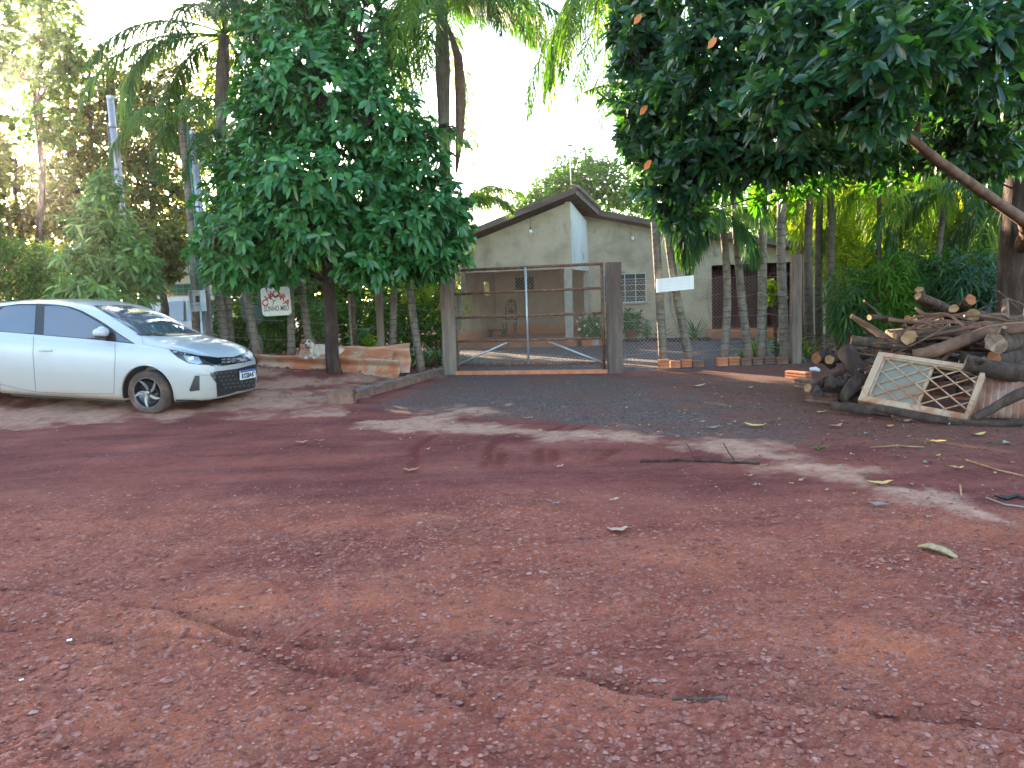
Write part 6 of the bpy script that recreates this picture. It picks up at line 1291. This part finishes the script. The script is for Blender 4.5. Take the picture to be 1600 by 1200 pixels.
# cactus
c = gb(392, 15.7); ct_ = thing('prickly_pear', c, 'grey green prickly pear cactus between two palms left of the name sign', 'cactus'); mc_ = surf('cactus', [(.06, .10, .08), (.10, .15, .12)], 10, .7, .3, 40)
for px, py, rx, rz in ((398, 545, 9, 16), (393, 515, 8, 17), (386, 490, 9, 14), (402, 492, 10, 15), (381, 470, 7, 11), (408, 468, 7, 12), (404, 540, 8, 15)):
    p = at(px, py, 15.7); mb = MB(); mb.smooth = True; mb.lathe([(0, -1)]+[(math.cos(a), math.sin(a)) for a in np.linspace(-1.2, 1.2, 7)]+[(0, 1)], 14); mb.v = [(p[0]+v[0]*rx/CF*15.7, p[1]+v[1]*.035, p[2]+v[2]*rz/CF*15.7) for v in mb.v]; obj('pad', mb, mc_, ct_)
# plants with strap leaves
def strap(px, pyb, D, n, L, label, mat, seed, w=.022, el=(.5, 1.4), name='strap_leaf_plant', z=None, group=None, dr=1.3):
    b = gb(px, D); 
    if z is not None: b[2] = z
    root = thing(name, b, label, 'plant', group); rng = np.random.default_rng(seed); lv = Leaves(); m = 8
    for i in range(n):
        a = rng.uniform(0, 6.28); e = rng.uniform(*el); ln = L*rng.uniform(.6, 1.1); pts = [b+[0, 0, .0]]; 
        for j in range(m): ee = e-dr*((j+1)/m)**1.6*rng.uniform(.8, 1.2); pts.append(pts[-1]+np.array([math.sin(a)*math.cos(ee), math.cos(a)*math.cos(ee), math.sin(ee)])*ln/m)
        pts = np.array(pts); s = np.array([math.cos(a), -math.sin(a), .3]); wv = w*np.sin(np.linspace(.35, 3.0, m+1))[:, None]*s; lv.strips(pts[None], None, wv[None], rng.uniform(0, 1))
    obj('foliage', lv.mesh('foliage', M[mat], off=root['_o']), None, root); return root
for i, (px, D) in enumerate(((622, 16), (640, 16.2), (662, 16), (682, 16.3), (600, 16.6))): strap(px, 540, D, 26, .75, 'greyish strap leaved plant left of the gate, '+['second from the left', 'third from the left', 'fourth from the left', 'nearest the gate post', 'leftmost of five'][i], 'yucca', 50+i, group='greyish strap leaved plants left of the gate')
strap(1225, 545, 14.6, 24, .95, 'yellow and green striped strap leaf plant behind the palm by the square post', 'yucca', 61, w=.03); strap(1180, 550, 14.8, 20, .8, 'bright yellow green strap leaf plant between two palm trunks', 'frond_sun', 62, w=.025); strap(1160, 566, 14.5, 12, .5, 'pale low strap leaf tuft at the foot of the leaning palm', 'yucca', 63, w=.02); strap(1262, 540, 14.8, 24, 1.0, 'pale long leaved plant just right of the square fence post', 'yucca', 64, w=.02)
bush(1213, 455, 14.7, 10, 14, 12, 'broad leaved plant with large yellow green leaves before the red grille', 'leaf_sun', 65, L=.24, W=.12, pat='L')
bush(1285, 560, 14.5, 8, 12, 26, 'small green plant with pale stems at the far right end of the fence', 'leaf_light', 66, L=.12)
# house plants
def hgp(px, D): x = at(px, 500, D)[0]; return np.array([x, D, 0])
def pot(px, D, r, h): 
    b = hgp(px, D); mb = MB(); mb.smooth = True; mb.lathe([(0, 0), (r*.75, 0), (r, h), (r*1.1, h), (r*1.1, h*1.08), (r*.9, h*1.08), (0, h*.95)], 16, b); obj('flower_pot', mb, M['terracotta'], label='round clay pot on the gravel by the wall, a dark plant in it', cat='flower pot', off=b)
pot(987, 21.9, .17, .3); bush(987, 502, 21.9, 17, 22, 60, 'dark leafy plant growing in the clay pot by the window', 'leaf_front', 71, L=.2, W=.07, pat='L')
bush(925, 512, 20.9, 20, 20, 190, 'flowering bush with white blossoms beside the porch post', 'leaf_light', 72, L=.11, W=.05)
lv = Leaves(); rng = np.random.default_rng(3); P, A_ = blob(rng, at(920, 508, 20.8), (.35, .3, .3), 16, .8); rosettes(lv, P, A_, 5, .05, .04, rng); r_ = bpy.data.objects['garden_plant.003'] if 'garden_plant.003' in bpy.data.objects else None
fo = [o for o in bpy.data.objects if o.get('label', '').startswith('flowering bush with white')][0]; M['petal'] = plain('petal', (.75, .73, .70), .7); obj('blossom', lv.mesh('blossom', M['petal'], off=fo['_o']), None, fo)
bush(1010, 516, 22.0, 9, 12, 30, 'small plant with pale yellow flowers by the house wall', 'leaf_light', 73, L=.12); strap(1085, 520, 21.3, 22, .75, 'spiky dark green plant against the house wall near the red grille', 'frond', 74, w=.02, el=(.7, 1.4), dr=.7); strap(1030, 520, 21.6, 14, .6, 'low spiky plant against the house wall below the blank board', 'frond', 75, w=.018, el=(.5, 1.3), dr=.8)
for i, (px, s) in enumerate(((917, .30), (929, .2), (938, .25))):
    b = hgp(px, 20.55); mb = MB(); mb.box(b+[0, 0, .09], (s, .2, .2), Matrix.Rotation(-.2, 3, 'Z'), bev=.02); obj('kerb_block', mb, M['brick' if i != 1 else 'concrete'], label=['orange block edging the flower bed by the porch post', 'pale narrow block between the two orange ones by the porch', 'small orange block nearest the gate post in the flower bed edging'][i], cat='block', off=b)
for i, (px, w_) in enumerate(((1010, .7), (1075, .8))):
    b = hgp(px, 21.4-.5*i); rng = np.random.default_rng(i); mb = MB()
    for k in range(9): mb.box(b+[rng.uniform(-w_, w_)*.7, rng.uniform(-.08, .08), .04], (.2, .14, .1), Matrix.Rotation(rng.uniform(-1, 1), 3, 'Z'), bev=.03)
    obj('bed_edging', mb, M['bark_dark'], label=['dark stones edging the bed under the window', 'dark stones edging the bed near the red grille'][i], cat='edging', off=b)
# ================= palms
def pm(pxb, D, pxt, pyt, r, nf, L, seed, label, **kw):
    b = gb(pxb, D); t = at(pxt, pyt, kw.pop('Dt', D)); return palm('palm_tree', label, b, t, r, nf, L, seed, **kw)
gL, gR = 'palms along the fence left of the gate', 'palms along the fence right of the gate'
pm(303, 15.1, 283, 190, .10, 6, 1.7, 81, 'palm trunk standing behind the meter box, nearest the white van', group=gL, r2=.085)
pm(350, 15.3, 300, 330, .115, 0, 1, 82, 'curved bare palm trunk just right of the meter box', group=gL, crown=False, mid=(.12, 0)).children
pm(355, 15.6, 350, 55, .135, 20, 3.3, 83, 'tall palm with long drooping dark fronds left of the leafy tree', group=gL, r2=.12, bulge=.35, ll=.62, drop=(1.2, 2.1), el=(-.2, .95), n=70)
pm(399, 15.0, 372, 230, .105, 7, 1.8, 84, 'palm trunk at the nose of the white hatchback, left of the name sign', group=gL)
pm(451, 15.1, 435, 200, .095, 7, 1.8, 85, 'palm trunk the name sign is nailed to', group=gL)
pm(483, 15.3, 458, 180, .095, 7, 1.8, 86, 'palm trunk directly behind the head of the dog', group=gL)
pm(609, 14.95, 612, 230, .085, 6, 1.8, 87, 'palm trunk beside the square brown post left of the gate', group=gL)
pm(655, 14.5, 622, 250, .095, 6, 1.8, 88, 'leaning palm trunk at the right end of the roofing channels', group=gL, r2=.08)
ib = pm(706, 14.9, 690, 20, .15, 26, 3.1, 89, 'tall palm with a swollen upper trunk behind the gate hinge post', group=gL, bulge=.35, r2=.13, matc='frond_mid', ll=.62, n=66, drop=(1.2, 2.1), el=(-.3, .8))
mb = MB(); mb.smooth = True; P = [at(700, 40, 14.7), at(716, 90, 14.6), at(720, 150, 14.6), at(718, 220, 14.6), at(713, 270, 14.6)]; mb.tube(P, [.03, .08, .10, .07, .02], 8); obj('seed_stalk', mb, M['branch'], ib)
pm(704, 17.5, 722, 335, .07, 12, 1.6, 90, 'small palm whose yellow fronds show between the leafy tree and the house', group=gL, matc='frond_sun', drop=(1.2, 2.2))
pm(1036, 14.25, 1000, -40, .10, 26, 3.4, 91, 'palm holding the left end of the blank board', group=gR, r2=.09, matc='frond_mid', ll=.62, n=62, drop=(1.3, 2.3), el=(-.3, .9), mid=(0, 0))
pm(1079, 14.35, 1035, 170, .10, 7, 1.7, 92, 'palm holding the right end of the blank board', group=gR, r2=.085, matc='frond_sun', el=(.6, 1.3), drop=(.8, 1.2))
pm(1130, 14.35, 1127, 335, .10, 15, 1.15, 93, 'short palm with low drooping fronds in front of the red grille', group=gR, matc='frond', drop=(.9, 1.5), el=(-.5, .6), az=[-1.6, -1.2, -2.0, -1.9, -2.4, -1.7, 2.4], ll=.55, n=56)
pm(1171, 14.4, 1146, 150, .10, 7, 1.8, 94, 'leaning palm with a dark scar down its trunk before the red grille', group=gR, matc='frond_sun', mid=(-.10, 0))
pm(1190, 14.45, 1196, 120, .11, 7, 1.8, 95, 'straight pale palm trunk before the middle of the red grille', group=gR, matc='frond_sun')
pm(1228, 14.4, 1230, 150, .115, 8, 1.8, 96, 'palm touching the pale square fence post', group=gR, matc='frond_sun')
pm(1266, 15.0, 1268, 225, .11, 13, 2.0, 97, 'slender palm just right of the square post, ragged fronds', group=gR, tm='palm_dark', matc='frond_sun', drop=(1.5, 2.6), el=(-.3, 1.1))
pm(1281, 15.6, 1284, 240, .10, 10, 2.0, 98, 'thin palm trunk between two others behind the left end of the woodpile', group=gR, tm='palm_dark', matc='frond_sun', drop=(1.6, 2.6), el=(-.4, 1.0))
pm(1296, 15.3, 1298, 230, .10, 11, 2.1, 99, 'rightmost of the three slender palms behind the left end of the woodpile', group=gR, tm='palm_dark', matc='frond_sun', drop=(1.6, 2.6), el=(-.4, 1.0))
gB = 'palms in the thicket behind the woodpile'
for i, (px, D, yt, nf, L, mt) in enumerate(((1370, 15.5, 290, 12, 2.3, 'frond_sun'), (1430, 17, 300, 12, 2.3, 'frond_sun'), (1475, 14.6, 300, 11, 2.1, 'frond'), (1530, 16.5, 270, 12, 2.3, 'frond_sun'), (1340, 18, 320, 12, 2.1, 'frond_sun'), (1570, 15, 330, 12, 2.2, 'frond'), (1640, 16, 280, 12, 2.4, 'frond_sun'))):
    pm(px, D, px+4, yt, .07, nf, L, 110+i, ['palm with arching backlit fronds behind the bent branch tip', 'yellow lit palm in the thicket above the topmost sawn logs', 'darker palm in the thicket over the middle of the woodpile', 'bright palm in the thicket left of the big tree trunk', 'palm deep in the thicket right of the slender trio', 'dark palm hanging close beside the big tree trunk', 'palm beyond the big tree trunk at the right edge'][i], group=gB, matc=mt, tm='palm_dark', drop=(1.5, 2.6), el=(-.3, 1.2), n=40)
# broad thicket and far trees on the right
for i, (px, py, D, rx, rz, n, mt) in enumerate(((1330, 470, 13.6, 40, 55, 210, 'frond'), (1390, 460, 13.4, 45, 60, 240, 'leaf_near_sun'), (1450, 440, 13.8, 45, 60, 240, 'frond'), (1520, 450, 13.2, 50, 60, 240, 'leaf_big'), (1600, 440, 13.4, 50, 70, 200, 'leaf_big'), (1310, 400, 16, 40, 60, 180, 'leaf_sun'))):
    bush(px, py, D, rx, rz, n, ['green bush behind the three slender palms', 'bright green long leaved bush behind the left half of the woodpile', 'green bush behind the sawn logs at the top of the pile', 'dark green bush behind the right half of the woodpile', 'dark bush behind the big tree trunk', 'sunlit bush among the slender palms'][i], mt, 130+i, L=.20, W=.030, pat='L', name='thicket_bush', cat='bush', k=8, droop=.6)
def farR(px, D, label, lst, mat, seed, top, grp='trees beyond the yard'): return far(px, D, .15, label, lst, mat, seed, top=top, group=grp, L=.24, W=.12)
farR(905, 36, 'rounded green tree rising behind the roof ridge', [(905, 275, 36, 55, 38, 420), (870, 300, 36, 45, 35, 300), (950, 285, 36, 50, 40, 340), (835, 325, 36, 35, 28, 200), (980, 320, 36, 40, 40, 220)], 'leaf_near_sun', 141, (905, 270))
farR(1080, 38, 'dark tree behind the house, left of the palms', [(1060, 310, 38, 60, 45, 360), (1130, 330, 38, 60, 40, 340), (1010, 290, 38, 40, 50, 220)], 'leaf_far', 142, (1080, 300))
farR(1190, 40, 'low pale treetop over the right end of the house roof', [(1190, 375, 40, 60, 22, 260), (1240, 360, 40, 50, 35, 240)], 'leaf_light', 143, (1190, 370))
farR(1330, 24, 'yellow green tree glowing behind the slender palms', [(1300, 330, 24, 60, 70, 420), (1360, 380, 23, 70, 60, 480), (1340, 280, 24, 60, 50, 260)], 'leaf_sun', 144, (1330, 300))
farR(1450, 22, 'sunlit tree deep in the thicket behind the woodpile', [(1440, 300, 22, 80, 60, 420), (1470, 400, 21, 90, 70, 560), (1400, 440, 20, 70, 50, 380)], 'leaf_sun', 145, (1450, 280))
farR(1560, 21, 'dense tree behind the big trunk', [(1560, 300, 21, 80, 80, 480), (1560, 430, 20, 90, 70, 520), (1640, 350, 20, 80, 110, 480)], 'leaf_far', 146, (1560, 280))
farR(1700, 19, 'tree beyond the right edge', [(1720, 300, 19, 110, 150, 700), (1850, 330, 19, 130, 150, 600)], 'leaf_far', 147, (1700, 250))
for i, (px, py, D, rx, rz, n) in enumerate(((1255, 300, 17, 40, 60, 260), (1320, 330, 18, 55, 80, 420), (1400, 310, 18.5, 60, 80, 460), (1480, 330, 18, 60, 80, 460), (1550, 340, 17.5, 60, 90, 420), (1380, 420, 17, 60, 60, 360), (1500, 430, 16.5, 60, 50, 300))):
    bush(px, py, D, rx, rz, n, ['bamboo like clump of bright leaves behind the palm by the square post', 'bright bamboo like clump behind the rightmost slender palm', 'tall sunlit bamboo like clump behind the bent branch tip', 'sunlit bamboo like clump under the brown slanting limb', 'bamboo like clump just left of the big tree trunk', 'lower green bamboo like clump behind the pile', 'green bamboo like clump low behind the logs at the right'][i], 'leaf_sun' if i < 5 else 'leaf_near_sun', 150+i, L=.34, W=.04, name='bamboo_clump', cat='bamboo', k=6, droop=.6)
# closing wood far behind everything
rng = np.random.default_rng(8); lv = Leaves()
for cx in np.linspace(-60, 62, 34):
    if -3 < cx < 9: hgt, Dm = 3.2, 60
    else: hgt, Dm = rng.uniform(5, 7.5), 44+abs(cx)*.1
    P, A_ = blob(rng, (cx, Dm+rng.uniform(-2, 2), hgt*.42), (3.0, 2, hgt*.62), 420, .5); rosettes(lv, P, A_, 5, .5, .28, rng, 1.1, .2, 'S')
o = obj('distant_wood', lv.mesh('distant_wood', M['leaf_far']), None, label='far belt of trees closing the view behind house and thicket', cat='wood', kind='stuff')
# weeds and leaf litter
lv = Leaves(); rng = np.random.default_rng(18)
for i in range(230):
    x = rng.uniform(-7.5, -2.2); y = rng.uniform(10.8, 14.3) if i % 3 else rng.uniform(14.5, 17); z = gsurf(x, y)
    for j in range(9): a = rng.uniform(0, 6.28); lv.add(np.array([[x, y, z]]), np.array([[math.cos(a)*.6, math.sin(a)*.6, .7]]), np.array([[-math.cos(a), -math.sin(a), .9]]), rng.uniform(.03, .08), .008, rng.uniform(.2, .9), .4, 'S')
for i in range(160):
    x = rng.uniform(2.4, 6); y = rng.uniform(5.2, 9.5); z = gsurf(x, y)
    for j in range(6): a = rng.uniform(0, 6.28); lv.add(np.array([[x, y, z]]), np.array([[math.cos(a)*.8, math.sin(a)*.8, .5]]), np.array([[-math.cos(a), -math.sin(a), .9]]), rng.uniform(.02, .05), .008, rng.uniform(.2, .9), .4, 'S')
obj('weeds', lv.mesh('weeds', M['leaf_far']), None, label='sparse low weeds on the verge and beside the woodpile', cat='weeds', kind='stuff')
P = G(1283, 703); strap(1283, 703, float(P[1]), 9, .12, 'tiny green weed on the soil right of the long twig', 'leaf_light', 160, w=.008, name='weed_tuft', z=float(gsurf(P[0], P[1])))
lv = Leaves(); rng = np.random.default_rng(28)
n = 2600; y = rng.uniform(13.6, 17.5, n); x = rng.uniform(-7.5, -1.4, n); z = np.array([gsurf(a, b) for a, b in zip(x, y)])+.015
A_ = rng.uniform(0, 6.28, n); lv.add(np.stack([x, y, z], 1), np.stack([np.cos(A_), np.sin(A_), rng.normal(0, .2, n)], 1), np.stack([rng.normal(0, .3, n), rng.normal(0, .3, n), np.ones(n)], 1), rng.uniform(.05, .12, n), .05, rng.uniform(0, 1, n), .1, 'S')
n = 1500; y = rng.uniform(5.8, 10.5, n); x = rng.uniform(2.6, 7.5, n); z = np.array([gsurf(a, b) for a, b in zip(x, y)])+.012
A_ = rng.uniform(0, 6.28, n); lv.add(np.stack([x, y, z], 1), np.stack([np.cos(A_), np.sin(A_), rng.normal(0, .2, n)], 1), np.stack([rng.normal(0, .3, n), rng.normal(0, .3, n), np.ones(n)], 1), rng.uniform(.015, .045, n), .02, rng.uniform(0, 1, n), .1, 'S')
M['litter'] = leafmat('litter', (.05, .025, .018), (.13, .065, .04), (.28, .17, .10), rough=.8, trans=.05, spec=.1); obj('leaf_litter', lv.mesh('leaf_litter', M['litter']), None, label='brown dead leaves carpeting the soil under the palms and by the woodpile', cat='leaf litter', kind='stuff')
for o in bpy.data.objects:
    if '_o' in o: del o['_o']
# ================= thin haze volume added to imitate lens glow from the sun
m = bpy.data.materials.new('haze'); m.use_nodes = True; t = m.node_tree; t.nodes.remove(t.nodes['Principled BSDF'])
pv_ = t.nodes.new('ShaderNodeVolumePrincipled'); pv_.inputs['Density'].default_value = .0005; pv_.inputs['Color'].default_value = (1, .95, .88, 1); pv_.inputs['Anisotropy'].default_value = .86
t.links.new(pv_.outputs[0], t.nodes['Material Output'].inputs['Volume'])
mb = MB(); mb.box((0, 260, 6.4), (1300, 1300, 15)); hz = obj('haze', mb, m, label='thin haze added to imitate lens glow round the low sun', cat='haze', kind='stuff')
